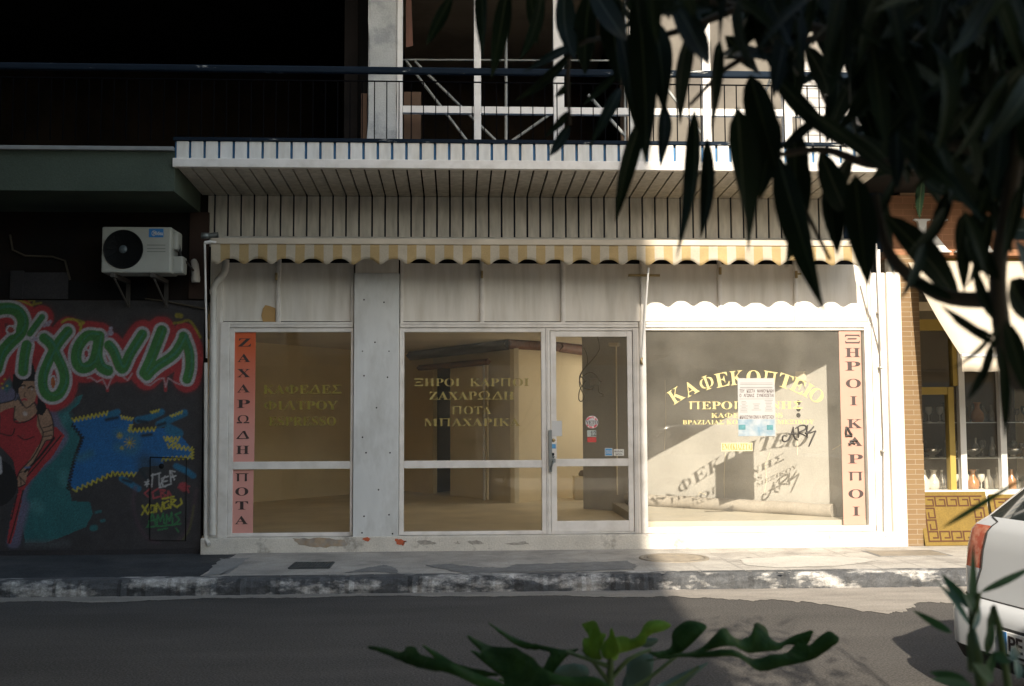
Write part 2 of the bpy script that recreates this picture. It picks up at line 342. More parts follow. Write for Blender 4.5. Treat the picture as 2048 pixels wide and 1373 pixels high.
# kerb: uneven, flaking
kb = MB(); n = 700; xsK = np.linspace(-14, 16, n); prof = []
for i, x in enumerate(xsK):
    w1 = .010*math.sin(x*3.1)+.012*rng.normal(); w2 = .008*rng.normal(); joint = abs(((x+20) % 1.0)-.5) > .485
    d = .02 if joint else 0
    prof.append([(x, KY-.005+w1*.6+d, -.02), (x, KY+w1*.8+d, .07+w2), (x, KY+.02+w1+d, PV-.03+w2*.7), (x, KY+.055+w1+d*.5, PV-.004-d*.3), (x, KY+.165, PV+.003-d*.2)])
vs = [p for r in prof for p in r]; kb.add(vs, [(i*5+j, (i+1)*5+j, (i+1)*5+j+1, i*5+j+1) for i in range(n-1) for j in range(4)])
tag(kb.build('kerb', M['kerb']), kind='structure')
# dusty gutter strip, ragged edge; pale and widened right to brighten the sunlit road
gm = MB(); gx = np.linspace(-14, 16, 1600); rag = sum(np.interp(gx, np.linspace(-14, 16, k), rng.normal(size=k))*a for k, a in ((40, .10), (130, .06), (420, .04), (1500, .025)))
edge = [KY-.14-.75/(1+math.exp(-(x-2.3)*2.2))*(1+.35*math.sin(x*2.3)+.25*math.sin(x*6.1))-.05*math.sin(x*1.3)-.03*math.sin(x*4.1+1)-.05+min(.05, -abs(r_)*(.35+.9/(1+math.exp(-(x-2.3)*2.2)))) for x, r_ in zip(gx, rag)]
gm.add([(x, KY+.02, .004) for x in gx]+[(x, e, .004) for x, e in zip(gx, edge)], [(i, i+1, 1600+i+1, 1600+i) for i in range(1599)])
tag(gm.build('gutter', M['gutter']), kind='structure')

def ground_poly(name, pts, z, mat, jag=.012, sub=14):
    P = [WZ(a, b, z) for a, b in pts]; out = []
    for i in range(len(P)):
        a, b = P[i], P[(i+1) % len(P)]
        for k in range(sub):
            q = a.lerp(b, k/sub); out.append((q.x+rng.normal()*jag, q.y+rng.normal()*jag*1.3, z))
    bm = bmesh.new(); vv = [bm.verts.new(p) for p in out]; f = bm.faces.new(vv); bmesh.ops.triangulate(bm, faces=[f])
    mb = MB(); mb.bm(bm); return mb.build(name, mat)
tag(ground_poly('pavement_patch', [(692,1146),(730,1136),(770,1130),(792,1137),(798,1148),(745,1143)], PV+.004, M['patch']), kind='structure')
tag(ground_poly('pavement_patch', [(850,1131),(900,1128),(950,1134),(1010,1136),(1030,1129),(1255,1122),(1272,1131),(1268,1139),(1150,1143),(1000,1145),(930,1147),(880,1137)], PV+.004, M['patch']), kind='structure')
tag(ground_poly('pavement_patch', [(1480,1118),(1600,1112),(1690,1114),(1760,1120),(1680,1132),(1560,1136),(1490,1130)], PV+.004, pm('pale_patch', (.40, .38, .34), .9, .1, 5, fine=.15)), kind='structure')
tag(ground_poly('pavement_patch', [(440,1118),(500,1116),(455,1148),(410,1151)], PV+.004, pm('grey_patch', (.22, .22, .21), .9, .15, 5, fine=.2)), kind='structure')
sp = MB()                                        # small dark spots and cracks on the slabs
for _ in range(110):
    px, py = rng.uniform(450, 1750), rng.uniform(1103, 1147); q = WZ(px, py, PV+.003); r = rng.uniform(.006, .028)
    k = 7; a0 = rng.uniform(0, 6); sp.add([(q.x+r*rng.uniform(.6, 1.6)*math.cos(a0+6.283*i/k), q.y+r*rng.uniform(.5, 1.1)*math.sin(a0+6.283*i/k), PV+.003) for i in range(k)], [list(range(k))])
for x in np.arange(xs0+.3, 5, .42):
    x += rng.normal()*.01; sp.add([(x, -1.9, PV+.0025), (x+.007, -1.9, PV+.0025), (x+.01, -.2, PV+.0025), (x+.003, -.2, PV+.0025)], [(0, 1, 2, 3)])
for y in (-.62, -1.04, -1.46): sp.add([(xs0+.02, y, PV+.002), (6, y-.004, PV+.002), (6, y+.003, PV+.002), (xs0+.02, y+.007, PV+.002)], [(0, 1, 2, 3)])
tag(sp.build('pavement_marks', pm('paving_joint', (.30, .285, .26), .9, .2, 8)), kind='structure')

# covers
q = WZ(1348, 1117, PV); t = thing('manhole_cover', 'round rusty manhole cover in the pavement at the edge of the sunlight', 'manhole', (q.x, q.y, PV))
mb = MB(); mb.lathe([(0, .008), (.29, .008), (.30, .006), (.30, .0)], q, 48)
for i in range(-6, 7):
    w = math.sqrt(max(0, .27**2-(i*.042)**2)); mb.box(q.x-w, q.x+w, q.y+i*.042-.008, q.y+i*.042+.008, PV+.006, PV+.0125)
mb.build('cover', M['iron'], t)
mb = MB(); mb.lathe([(.305, .0), (.305, .010), (.345, .010), (.35, .0)], q, 48); mb.build('rim', M['iron'], t)
a, b = WZ(577, 1139, PV), WZ(668, 1126, PV); t = thing('drain_grate', 'dark slotted drain grate set in the pale pavement', 'drain', ((a.x+b.x)/2, (a.y+b.y)/2, PV))
mb = MB(); y0, y1 = a.y+.02, b.y-.02; mb.box(a.x, b.x, y0, y1, PV-.02, PV+.003); mb.build('drain_tray', M['void'], t)
mb = MB()
for k in range(15): xx = a.x+(b.x-a.x)*k/14; mb.box(xx-.009, xx+.009, y0, y1, PV+.002, PV+.012)
mb.box(a.x, b.x, y0-.015, y0+.005, PV+.001, PV+.013); mb.box(a.x, b.x, y1-.005, y1+.015, PV+.001, PV+.013); mb.build('grate', M['irondark'], t)
a, b = WZ(1765, 1114, PV), WZ(1858, 1101, PV); t = thing('utility_cover', 'square brown utility cover in the pavement before the tiled pillar', 'cover', ((a.x+b.x)/2, (a.y+b.y)/2, PV))
mb = MB(); mb.box(a.x, b.x, a.y+.03, b.y-.03, PV-.02, PV+.007, b=.003); mb.build('lid', M['iron'], t)
mb = MB(); mb.box(a.x-.03, b.x+.03, a.y, b.y, PV-.02, PV+.004); mb.build('cover_frame', M['patch'], t)
#================================================================== SHOP BUILDING
ZS = Z(1096)                                     # foot of the plinth
ZP = Z(1069); ZT0 = Z(657); ZT1 = Z(645); ZPN = Z(528)
XL, XR = X(420), X(1772)
shop = thing('shop_building', 'empty coffee and nut shop with white framed windows and a slatted canopy', 'building', (0, 0, 0))
def frame_rects(mb, px0, py0, px1, py1, wl, wt, wr, wb, y0=-.02, y1=.05, mid=None, b=.004):
    """frame round an opening given by its outer pixel box; widths in pixels"""
    x0, x1 = X(px0), X(px1); zt, zb = Z(py0), Z(py1)
    xa, xb = X(px0+wl), X(px1-wr); za, zc = Z(py0+wt), Z(py1-wb)
    mb.box(x0, xa, y0, y1, zb, zt, b=b); mb.box(xb, x1, y0, y1, zb, zt, b=b)
    mb.box(xa, xb, y0+.003, y1-.003, za, zt, b=b); mb.box(xa, xb, y0+.003, y1-.003, zb, zc, b=b)
    if mid: mb.box(xa, xb, y0-.002, y1-.002, Z(mid[1]), Z(mid[0]), b=b)
    return xa, xb, zc, za
# plinth
mb = MB(); mb.box(XL-.06, XR+.05, -.10, .30, PV-.1, ZP-.004, b=.012); mb.build('plinth', M['plinth'], shop)
for pts, m in (([(585,1078),(640,1076),(690,1080),(695,1092),(640,1096),(600,1090)], 'rust'), ([(725,1077),(742,1076),(738,1084),(730,1083)], 'redpaint'), ([(790,1078),(812,1082),(806,1092),(793,1088)], 'redpaint'),
               ([(832,1083),(862,1081),(872,1088),(842,1090)], 'rust2'), ([(935,1083),(958,1081),(966,1087),(945,1090)], 'rust2'), ([(1010,1086),(1050,1084),(1060,1089),(1020,1091)], 'rust2'), ([(905,1086),(915,1083),(922,1089)], 'rust2')):
    P = []
    for i in range(len(pts)):
        for k in range(5):
            s = k/5; a = pts[i]; b = pts[(i+1) % len(pts)]; P.append((a[0]+(b[0]-a[0])*s+rng.normal()*1.2, min(1096, a[1]+(b[1]-a[1])*s+rng.normal()*.9)))
    mb = MB(); mb.prism([(W(a, b, -.1).x, W(a, b, -.1).z) for a, b in P], -.103, -.099); mb.build('paint_chip' if m == 'redpaint' else 'plinth_stain', M[m], shop)
# metal covered column
xc0, xc1 = X(708), X(798)
mb = MB(); mb.box(xc0, xc1, -.07, .25, ZP-.02, Z(549), b=.004); mb.box(xc0+.004, xc1-.004, -.073, -.069, Z(714), Z(694)); mb.build('column_cover', M['cover'], shop)
mb = MB(); mb.box(xc0+.01, xc1-.01, -.06, .25, Z(548.5), Z(490)); mb.build('column_head', M['panel'], shop)
mb = MB()
for a, b in ((728,600),(768,605),(750,685),(725,703),(778,703),(728,752),(775,755),(753,816),(725,875),(732,906),(780,906),(757,980),(728,1033),(778,1030),(724,1066),(785,1068)):
    mb.cut(); mb.lathe([(0, .003), (.0075, .002), (.009, 0)], W(a, b, -.071), 8, ax='y')
mb.pieces('screw', M['darkmetal'], shop)
# left pilaster and white board
mb = MB(); mb.box(X(417), X(438), -.02, .25, ZP-.01, Z(478)); mb.build('pilaster', M['panel'], shop)
mb = MB(); mb.box(X(438)+.002, X(458)-.002, -.035, .2, ZP-.01, ZT1-.002, b=.008); mb.build('side_board', M['white'], shop)
# upper panels
mb = MB(); mb.box(X(418), X(1770), .05, .22, Z(645), Z(478)); mb.build('wall', M['void'], shop)  # black backing stands in for the unlit gap above the panels
vp = [441, 557, 708, 800, 964, 1126, 1285, 1440, 1592, 1738]
for i in range(len(vp)-1):
    if i == 2: continue
    x0, x1 = X(vp[i], 0, 590), X(vp[i+1], 0, 590)
    mb = MB(); mb.box(x0+.012, x1-.012, .02, .04, ZT1+.012, Z(527), b=.002); mb.build('panel', M['panel'], shop)
mb = MB()
for i, v in enumerate(vp):
    x = X(v, 0, 590); w = .022 if i not in (2, 3) else .016
    if i == 2: x -= .018
    if i == 3: x += .018
    mb.cut(); mb.box(x-w, x+w, -.012, .05, ZT1, Z(500), b=.004); mb.box(x-w*.45, x+w*.45, -.018, -.012, ZT1, Z(520), b=.002)
mb.pieces('panel_frame', M['white'], shop)
mb = MB()
for a, b in ((438, 706), (800, 1278), (1294, 1745)):
    mb.cut(); mb.box(X(a), X(b), -.028, .06, ZT0+.004, ZT1, b=.005); mb.box(X(a), X(b), -.036, -.028, ZT1-.024, ZT1-.012, b=.003); mb.box(X(a), X(b), -.034, -.028, ZT0+.010, ZT0+.018)
mb.pieces('transom', M['white'], shop)
mb = MB()
for a, b in ((553, 552), (964, 548), (1440, 541), (1592, 548)):
    q = W(a, b, -.02); mb.cut(); mb.box(q.x-.012, q.x+.012, -.05, -.012, q.z-.05, q.z+.03, b=.004)
    if a == 1592: mb.box(q.x-.01, q.x+.05, -.06, -.03, q.z-.015, q.z+.005, b=.004)
mb.pieces('hinge', M['brass'], shop)
# windows
def pane(par_, x0, x1, z0, z1, mat, y=.015):
    mb = MB(); mb.box(x0-.004, x1+.004, y, y+.006, z0-.004, z1+.004); return mb.build('pane', mat, par_)
fr = MB(); r = frame_rects(fr, 458, 657, 706, 1069, 9, 8, 5, 7, mid=(921, 936)); winL = fr.build('window', M['white'], shop); winL['label'] = 'two part window with red lettered strip'
pane(winL, r[0], r[1], r[2], r[3], M['glass'])
fr = MB(); r = frame_rects(fr, 799, 657, 1092, 1069, 9, 8, 9, 7, mid=(921, 936)); winC = fr.build('window', M['white'], shop); pane(winC, r[0], r[1], r[2], r[3], M['glass'])
fr = MB(); xa, xb = X(1293), X(1732); zb, zt = Z(1058), Z(661)
fr.box(xa-.02, xb+.07, -.02, .05, ZP, zb, b=.004); fr.box(xb, xb+.075, -.03, .06, zb, zt+.03, b=.006); fr.box(xa-.02, xb+.002, -.012, .05, zt, ZT0, b=.003)
winR = fr.build('window', M['white'], shop); winR['label'] = 'big sunlit display window'; pane(winR, xa, xb, zb, zt, M['glass_r'])
# door
fr = MB(); frame_rects(fr, 1092.5, 657, 1279, 1069, 8, 5, 12, 3, y0=-.024, y1=.06); dj = fr.build('door_frame', M['white'], shop)
fr = MB(); r = frame_rects(fr, 1101.5, 663, 1266, 1065.5, 11.5, 11, 10.5, 22, y0=-.012, y1=.035, mid=(919, 934)); door = fr.build('door', M['white'], shop); pane(door, r[0], r[1], r[2], r[3], M['glass'])
fr = MB()
for px in (1096, 1270, 1274): fr.cut(); fr.box(X(px)-.003, X(px)+.003, -.027, -.023, ZP, ZT0-.02)
fr.pieces('door_seal', M['pipe'], shop)
q = W(1103, 940, -.03)
mb = MB(); mb.box(X(1096.5), X(1103), -.055, -.012, Z(945), Z(861), b=.003); mb.build('lock_plate', M['lock'], door)
mb = MB(); mb.lathe([(0, .02), (.012, .018), (.014, 0)], W(1107, 914, -.03), 14, ax='y'); mb.tube([W(1107, 922, -.03), W(1107, 923, -.07), W(1103, 934, -.075), W(1102, 940, -.06)], .011, 8); mb.box(X(1099), X(1110), -.06, -.03, Z(926), Z(918), b=.004); mb.build('handle', M['lock'], door)
mb = MB(); mb.lathe([(0, .008), (.018, .006), (.02, 0)], W(1107, 881, -.012), 16, ax='y'); mb.build('bell_push', M['brass'], door)
mb = MB(); mb.lathe([(0, .012), (.014, .01), (.016, 0)], W(1106, 909, -.012), 14, ax='y'); mb.build('keyhole', M['acblack'], door)
mb = MB(); mb.box(X(1103.5), X(1111), -.0155, -.012, Z(898), Z(889)); mb.build('blue_sticker', M['blueink'], door)
# round post and right hand trim
mb = MB(); qx = X(1286); mb.tube([(qx, -.025, ZP), (qx, -.025, ZT1)], .040, 20); mb.build('corner_post', M['white'], shop)
mb = MB(); mb.box(X(1746), X(1775), -.04, .2, ZP-.01, Z(545), b=.004); mb.build('side_board', M['panel'], shop)
mb = MB(); mb.box(X(1775)+.003, X(1803), -.09, .25, PV-.02, Z(545), b=.006); mb.build('end_wall', M['panel'], shop)
# slatted wall above the awning
PITCH_S = X(1000)-X(1000-26.15)
CY = -1.13; ZSO = Z(394); ZSF = Z(337, CY); ZFT = Z(281, CY)
cx0, cx1 = X(346, CY, 320), X(1765, CY, 330); wx0, wx1 = X(416, 0, 430), X(1766, 0, 430)
mb = MB(); mb.box(wx0, wx1, .03, .2, Z(500), ZSO+.2); mb.build('wall', pm('dark_joint', (.012, .022, .04), .8, .2, 8, spec=.1), shop)
slx = np.arange(cx0+.02, cx1-.02, PITCH_S)
mb = MB()
for x in slx:
    if x+.12 < wx0: continue
    mb.box(max(x+.009, wx0), x+PITCH_S-.009, .004, .03, Z(496), ZSO-.004, b=.004)
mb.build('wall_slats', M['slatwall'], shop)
can = MB(); can.box(cx0+.01, cx1-.01, CY+.03, .02, max(ZSO, ZSF)+.03, ZFT-.02); canopy = can.build('canopy', pm('navy_joint', (.03, .13, .28), .7, .2, 8), shop)
mb = MB()
for x in slx:
    xa, xb = x+.009, x+PITCH_S-.009
    mb.add([(xa, CY+.05, ZSF-.0), (xb, CY+.05, ZSF-.0), (xb, .02, ZSO), (xa, .02, ZSO), (xa, CY+.05, ZSF+.028), (xb, CY+.05, ZSF+.028), (xb, .02, ZSO+.028), (xa, .02, ZSO+.028)],
           [(0,1,2,3),(4,7,6,5),(0,4,5,1),(1,5,6,2),(2,6,7,3),(3,7,4,0)])
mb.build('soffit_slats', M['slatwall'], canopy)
mb = MB()
for x in slx: mb.box(x+.013, x+PITCH_S-.013, CY, CY+.03, Z(323, CY), Z(288, CY), b=.004)
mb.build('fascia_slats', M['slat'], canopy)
mb = MB(); mb.box(cx0, cx1, CY-.02, CY+.05, ZSF-.012, Z(322, CY), b=.006); mb.build('fascia_trim', M['white'], canopy)
mb = MB(); mb.box(cx0, cx1, CY-.012, CY+.04, Z(287.5, CY), ZFT+.004, b=.004); mb.build('top_trim', M['bluerail'], canopy)
# awning (drop arm, nearly closed)
AY = -.60
aw = thing('awning', 'faded yellow and cream striped shop awning with scalloped valance, nearly closed', 'awning', (X(1080), AY, Z(490, AY)))
ax0, ax1 = X(422, AY, 510), X(1745, AY, 510)
per = X(1000, AY, 520)-X(1000-53.7, AY, 520); lowx = X(340+290/3.12, AY, 520)
st = X(1000, AY, 520)-X(1000-36.8, AY, 520)
nst = pm('awning_cloth', (.47, .42, .33), .85, .16, 3, trans=.25, fine=.06); nt = nst.node_tree
for nn in nt.nodes:
    if nn.type == 'MIX' and nn.blend_type == 'MIX': mixn = nn
tcn = nt.nodes.new('ShaderNodeTexCoord'); sx_ = nt.nodes.new('ShaderNodeSeparateXYZ'); nt.links.new(tcn.outputs['Object'], sx_.inputs[0])
m1 = nt.nodes.new('ShaderNodeMath'); m1.operation = 'MULTIPLY_ADD'; m1.inputs[1].default_value = 1/st; m1.inputs[2].default_value = 100.3-lowx/st; nt.links.new(sx_.outputs[0], m1.inputs[0])
m2 = nt.nodes.new('ShaderNodeMath'); m2.operation = 'FRACT'; nt.links.new(m1.outputs[0], m2.inputs[0])
m3 = nt.nodes.new('ShaderNodeMath'); m3.operation = 'GREATER_THAN'; m3.inputs[1].default_value = .5; nt.links.new(m2.outputs[0], m3.inputs[0])
mixn.inputs[7].default_value = (.42, .31, .15, 1); nt.links.new(m3.outputs[0], mixn.inputs[0])
mb = MB(); nx = 900; zt = Z(489, AY); 
vs = []; 
for i in range(nx+1):
    x = ax0+(ax1-ax0)*i/nx; ph = 2*math.pi*(x-lowx)/per; zb = Z(523.5, AY)-.028*math.cos(ph)-.006*math.cos(2*ph)
    for j in range(6):
        s = j/5; z = zt+(zb-zt)*s; y = AY+.012*math.sin(x*5.3+1)*s+.010*math.sin(ph*.5+2*s)*s+.006*math.sin(x*17)*s
        vs.append((x, y, z))
mb.add(vs, [(i*6+j, (i+1)*6+j, (i+1)*6+j+1, i*6+j+1) for i in range(nx) for j in range(5)], 0, True)
o = mb.build('valance', nst, aw); sol = o.modifiers.new('solid', 'SOLIDIFY'); sol.thickness = .003
mb = MB(); ns = 60
for j in range(ns+1):
    s = j/ns; y = AY+.01+(-.04-AY-.01)*s; z = zt+.015+(Z(482)-zt+.01)*s-.05*math.sin(math.pi*s); mb.v += [(ax0, y, z), (ax1, y, z)]
for j in range(ns): mb.f.append([j*2, j*2+1, j*2+3, j*2+2]); mb.m.append(0); mb.sm.append(True)
o = mb.build('canopy_cloth', nst, aw); sol = o.modifiers.new('solid', 'SOLIDIFY'); sol.thickness = .003
mb = MB(); mb.box(ax0, ax1, AY-.014, AY+.03, Z(490.5, AY), Z(479, AY), b=.008); mb.build('front_bar', pm('dusty_bar', (.42, .37, .30), .8, .12, 6, (.55, .50, .40), .5, 3, .2, stretch=(.5, 1, 1)), aw)
mb = MB(); mb.tube([(ax0, -.05, Z(484)), (ax1, -.05, Z(484))], .04, 14); mb.build('roller', M['pipe'], aw)
def arm(p0, p1, name='arm', r=.011, m='whitepipe'):
    mb = MB(); mb.tube([p0, p1], r, 10); return mb.build(name, M[m], aw)
arm(W(413.5, 716, -.04), W(409.5, 486, AY)); mb = MB(); q = W(409.5, 486, AY); mb.tube([q, q+Vector((.06, 0, .01)), q+Vector((.12, 0, .005))], .018, 10); mb.build('elbow', M['whitepipe'], aw)
mb = MB(); q = W(413, 472, AY+.1); mb.lathe([(0, .03), (.03, .025), (.033, -.05), (0, -.055)], q, 14, ax='x'); mb.tube([q+Vector((.03, 0, 0)), q+Vector((.12, 0, .01))], .03, 10); mb.build('gear_box', M['lock'], aw)
arm(W(1764, 722, -.06), W(1752, 488, AY))
arm(W(1284, 716, -.07), W(1297, 536, -.5), 'crank_rod', .0105)
mb = MB(); mb.tube([W(1284, 716, -.07), W(1282, 722, -.09), W(1284, 728, -.08), W(1281, 726, -.06)], .012, 8); mb.build('crank_handle', M['brass'], aw)
mb = MB(); a = W(1257, 551, -.05); b = W(1320, 553, -.05); mb.box(a.x, b.x, -.06, -.02, a.z-.012, a.z+.012, b=.003); mb.build('bracket', M['brass'], aw)
# downpipes
t = thing('downpipe', 'grey drain pipe with a bend at the left end of the shop front', 'pipe', (X(428), -.09, PV))
mb = MB(); mb.tube([W(452, 520, -.09), W(451, 540, -.09), W(447, 549, -.09), W(432, 566, -.09), W(427.5, 576, -.09), W(427, 600, -.09), W(425, 1070, -.09)], .036, 14); mb.build('pipe_run', M['pipe'], t)
mb = MB()
for py in (589, 806, 1050): q = W(427-(py-589)*.004, py, -.09); mb.cut(); mb.tube([q, q+Vector((0, 0, .05))], .042, 14)
mb.pieces('coupling', M['pipe'], t)
t = thing('downpipe', 'thin pale downpipe between the dark mural wall and the shop, ending in a spout', 'pipe', (X(414), -.07, PV))
mb = MB(); mb.tube([W(412, 726, -.07), W(411.5, 1070, -.07), W(412, 1080, -.08), W(418, 1090, -.13)], .022, 12); mb.build('pipe_run', M['pipe'], t)
t = thing('downpipe', 'thin white downpipe at the right end of the shop front', 'pipe', (X(1766), -.10, PV))
mb = MB(); mb.tube([W(1757, 500, -.1), W(1758, 560, -.1), W(1770, 880, -.1), W(1771, 1072, -.1)], .017, 12); mb.build('pipe_run', M['whitepipe'], t)
mb = MB()
for py in (625, 735, 902): q = W(1760+(py-600)*.03, py, -.1); mb.cut(); mb.box(q.x-.03, q.x+.03, -.13, -.04, q.z-.008, q.z+.008)
mb.pieces('clip', M['pipe'], t)
#------------------------------------------------------------------ lettering and stickers
def strip_mat():
    m = pm('faded_red_film', (.55, .10, .03), .45, .06, 3); nt = m.node_tree; N = nt.nodes; L = nt.links
    mixn = [n for n in N if n.type == 'MIX' and n.blend_type == 'MIX'][0]; mixn.inputs[7].default_value = (.60, .29, .25, 1)
    tc = N.new('ShaderNodeTexCoord'); s = N.new('ShaderNodeSeparateXYZ'); L.new(tc.outputs['Object'], s.inputs[0])   # sun-bleached film: redder where the awning covers it
    r = N.new('ShaderNodeMapRange'); r.inputs[1].default_value = Z(690); r.inputs[2].default_value = Z(880); L.new(s.outputs[2], r.inputs[0]); L.new(r.outputs[0], mixn.inputs[0]); return m
mb = MB(); mb.box(X(467), X(509), .009, .012, Z(921), Z(665)); mb.cut(); mb.box(X(467), X(508), .009, .012, Z(1062), Z(937)); strip = mb.pieces('lettered_strip', strip_mat(), winL)
mb = MB()
for ch, zx, zy in zip('ΖΑΧΑΡΩΔΗΠΟΤΑ', (211,208,207,206,206,204,203,202,199,198,198,196), (155,228,300,372,445,518,592,663,793,860,926,995)):
    px, py = 400+zx/2.366, 620+zy/2.366; w = 13 if ch != 'Τ' else 12.5; tpx(mb, ch, px-w, py-8.2, px+w, py+8.2, .009)
mb.pieces('lettering', M['ink'], winL)
mb = MB()
tpx(mb, 'ΚΑΦΕΔΕΣ', 526, 770, 683, 788, .014, depth=.002); tpx(mb, 'ΦΙΛΤΡΟΥ', 528, 802, 675, 820, .014, depth=.002); tpx(mb, 'ESPRESSO', 537, 834, 672, 852, .014, depth=.002)
mb.pieces('lettering', M['olive'], winL)
mb = MB()
tpx(mb, 'ΞΗΡΟΙ', 829, 757, 920, 773, .014, depth=.002); tpx(mb, 'ΚΑΡΠΟΙ', 939, 757, 1058, 773, .014, depth=.002); tpx(mb, 'ΖΑΧΑΡΩΔΗ', 858, 783, 1028, 800, .014, depth=.002)
tpx(mb, 'ΠΟΤΑ', 903, 813, 983, 829, .014, depth=.002); tpx(mb, 'ΜΠΑΧΑΡΙΚΑ', 848, 837, 1040, 853, .014, depth=.002)
mb.pieces('lettering', M['gold'], winC)
mb = MB(); mb.box(X(1683), X(1727), .009, .012, Z(1057), Z(661.5)); mb.build('lettered_strip', pm('pink_film', (.38, .22, .17), .5, .05, 3, (.43, .28, .22), .5, 2, .2), winR)
mb = MB()
for ch, zx, zy in zip('ΞΗΡΟΙΚΑΡΠΟΙ', (872,873,874,876,877,881,882,884,885,886,887), (350,403,456,524,592,682,752,820,888,957,1025)):
    px, py = 1260+zx/1.961, 500+zy/1.961; w = 15 if ch != 'Ι' else 7; tpx(mb, ch, px-w, py-9, px+w, py+9, .009)
mb.pieces('lettering', M['ink'], winR)
# arched shop name
mb = MB(); arc = 'ΚΑΦΕΚΟΠΤΕΙΟ'
cen = [(1350,789),(1381,777),(1414,768),(1447,762),(1477,758),(1507,756),(1540,759),(1567,766),(1592,776),(1615,786),(1632,792)]
cen = [(1352,791),(1381,777),(1413,766),(1444,760),(1474,756),(1507,755),(1540,757),(1571,763),(1596,772),(1616,781),(1633,791)]
for i, ch in enumerate(arc):
    px, py = cen[i]; a = cen[max(i-1, 0)]; b = cen[min(i+1, len(cen)-1)]; ang = -math.atan2(b[1]-a[1], b[0]-a[0])
    ang *= 1.25; w = 14 if ch != 'Ι' else 7; tpx(mb, ch, px-w, py-14, px+w, py+14, .014, depth=.002, rot=ang)
tpx(mb, 'ΠΕΡΟΓΙΑΝΝΗΣ', 1377, 803, 1605, 819, .014, depth=.002)
tpx(mb, 'ΚΑΦΕΔΕΣ  LOS', 1422, 826, 1565, 836, .014, depth=.002)
tpx(mb, 'ΒΡΑΖΙΛΙΑΣ ΚΟΛΟΜΒΙΑΣ ΜΕΞΙΚΟΥ', 1365, 840, 1628, 849, .014, depth=.002)
mb.pieces('lettering', M['goldpale'], winR)
def strokes(mb, lines, conv, Y, r, mi=0):
    for ln in lines:
        P = [W(*conv(*p), Y) for p in ln]; Q = []
        for i in range(len(P)-1):                # Catmull-Rom
            p0, p1, p2, p3 = P[max(i-1, 0)], P[i], P[i+1], P[min(i+2, len(P)-1)]
            for k in range(5):
                s = k/5; Q.append(.5*((2*p1)+(p2-p0)*s+(2*p0-5*p1+4*p2-p3)*s*s+(3*p1-p0-3*p2+p3)*s**3))
        Q.append(P[-1]); n = len(Q)
        mb.tube(Q, [r*(.55+.45*min(1, 3*i/n+.3, 3*(n-1-i)/n+.3)) for i in range(n)], 6)
cz = lambda x, y: (1460+x/8.58, 740+y/8.58)
mb = MB(); strokes(mb, [[(970,1140),(920,1130),(900,1180),(920,1230),(990,1210),(1050,1100),(1085,980)], [(1085,980),(1090,1080),(1110,1170),(1165,1210)], [(1000,1100),(1060,1105),(1160,1100)],
    [(1165,970),(1175,1080),(1172,1170)], [(1120,1010),(1200,960),(1290,960),(1290,1020),(1190,1075),(1250,1110),(1330,1160)], [(1330,950),(1315,1060),(1330,1160)], [(1440,970),(1370,1050),(1290,1090),(1380,1080),(1475,1045)], [(1475,1045),(1410,1180),(1350,1320)]], cz, .012, .0095)
cz2 = lambda x, y: (1280+x/3.815, 700+y/3.815)
strokes(mb, [[(1568,590),(1585,600),(1600,630),(1618,650)], [(1565,660),(1590,655),(1620,660)], [(1575,595),(1570,640),(1580,655)], [(1600,700),(1640,690),(1660,700)], [(1590,720),(1620,710),(1640,722)]], cz2, .006, .014)
mb.build('marker_tag', M['blackpaint'], winR)

def card(mb, px0, py0, px1, py1, Y, t_=.003, mi=0): mb.cut(); mb.box(X(px0, Y, (py0+py1)/2), X(px1, Y, (py0+py1)/2), Y-t_, Y, Z(py1, Y, (px0+px1)/2), Z(py0, Y, (px0+px1)/2), mi)
q = W(1514, 873, .01); t = thing('poster', 'white printed protest poster with a blue lower edge, stuck on the sunlit window', 'poster', q)
mb = MB(); card(mb, 1476, 757, 1550, 873, .011); mb.build('sheet', pm('poster_paper', (.31, .31, .305), .8, .05, 8), t)
mb = MB(); card(mb, 1476.5, 839, 1549.5, 872.5, .0075, .001); mb.build('picture', pm('washed_blue_print', (.27, .30, .32), .7, .1, 12, (.08, .17, .24), .85, 11, .16, thr=.55), t)
mb = MB()
tpx(mb, 'ΤΟΥ   ΚΩΣΤΑ   ΜΑΝΙΟΥΔΑΚΗ', 1479, 779, 1547, 785.7, .008, depth=.001, bold=False); tpx(mb, 'Ο   ΑΓΩΝΑΣ   ΣΥΝΕΧΙΖΕΤΑΙ', 1479, 788, 1547, 794.7, .008, depth=.001, bold=False); tpx(mb, 'ΔΙΚΑΙΟΣΥΝΗ ΕΙΝΑΙ Η ΑΝΤΙΣΤΑΣΗ', 1479, 831, 1548, 838, .008, depth=.001, bold=False)
mb.pieces('printing', pm('poster_ink', (.04, .015, .015), .6, .05, 5), t)
mb = MB()
for py in (766, 769, 774.5, 776): card(mb, 1480, py, 1545, py+.9, .008, .001)
for x0, x1, y0, n in ((1479, 1496, 803, 8), (1503, 1523, 808, 5), (1529, 1546, 801, 8)):
    for k in range(n): c = (x0+x1)/2; w = (x1-x0)/2*rng.uniform(.4, 1); card(mb, c-w, y0+k*3, c+w, y0+k*3+.9, .008, .001)
card(mb, 1479, 798, 1546, 798.7, .008, .001)
mb.pieces('small_print', pm('grey_ink', (.16, .15, .15), .7, .05, 5), t)
mb = MB(); card(mb, 1477, 850, 1491, 860, .0065, .001); card(mb, 1533.5, 850.5, 1546, 860.5, .0065, .001); mb.pieces('emblem', pm('teal_print', (.05, .16, .18), .7, .3, 30), t)
t = thing('rent_sticker', 'small pale yellow to-let sticker with yellow capitals below the poster', 'sticker', W(1473, 894, .01))
mb = MB(); card(mb, 1442, 886, 1505, 903, .011, .002); mb.build('sheet', pm('pale_yellow', (.40, .38, .25), .7, .04, 6), t)
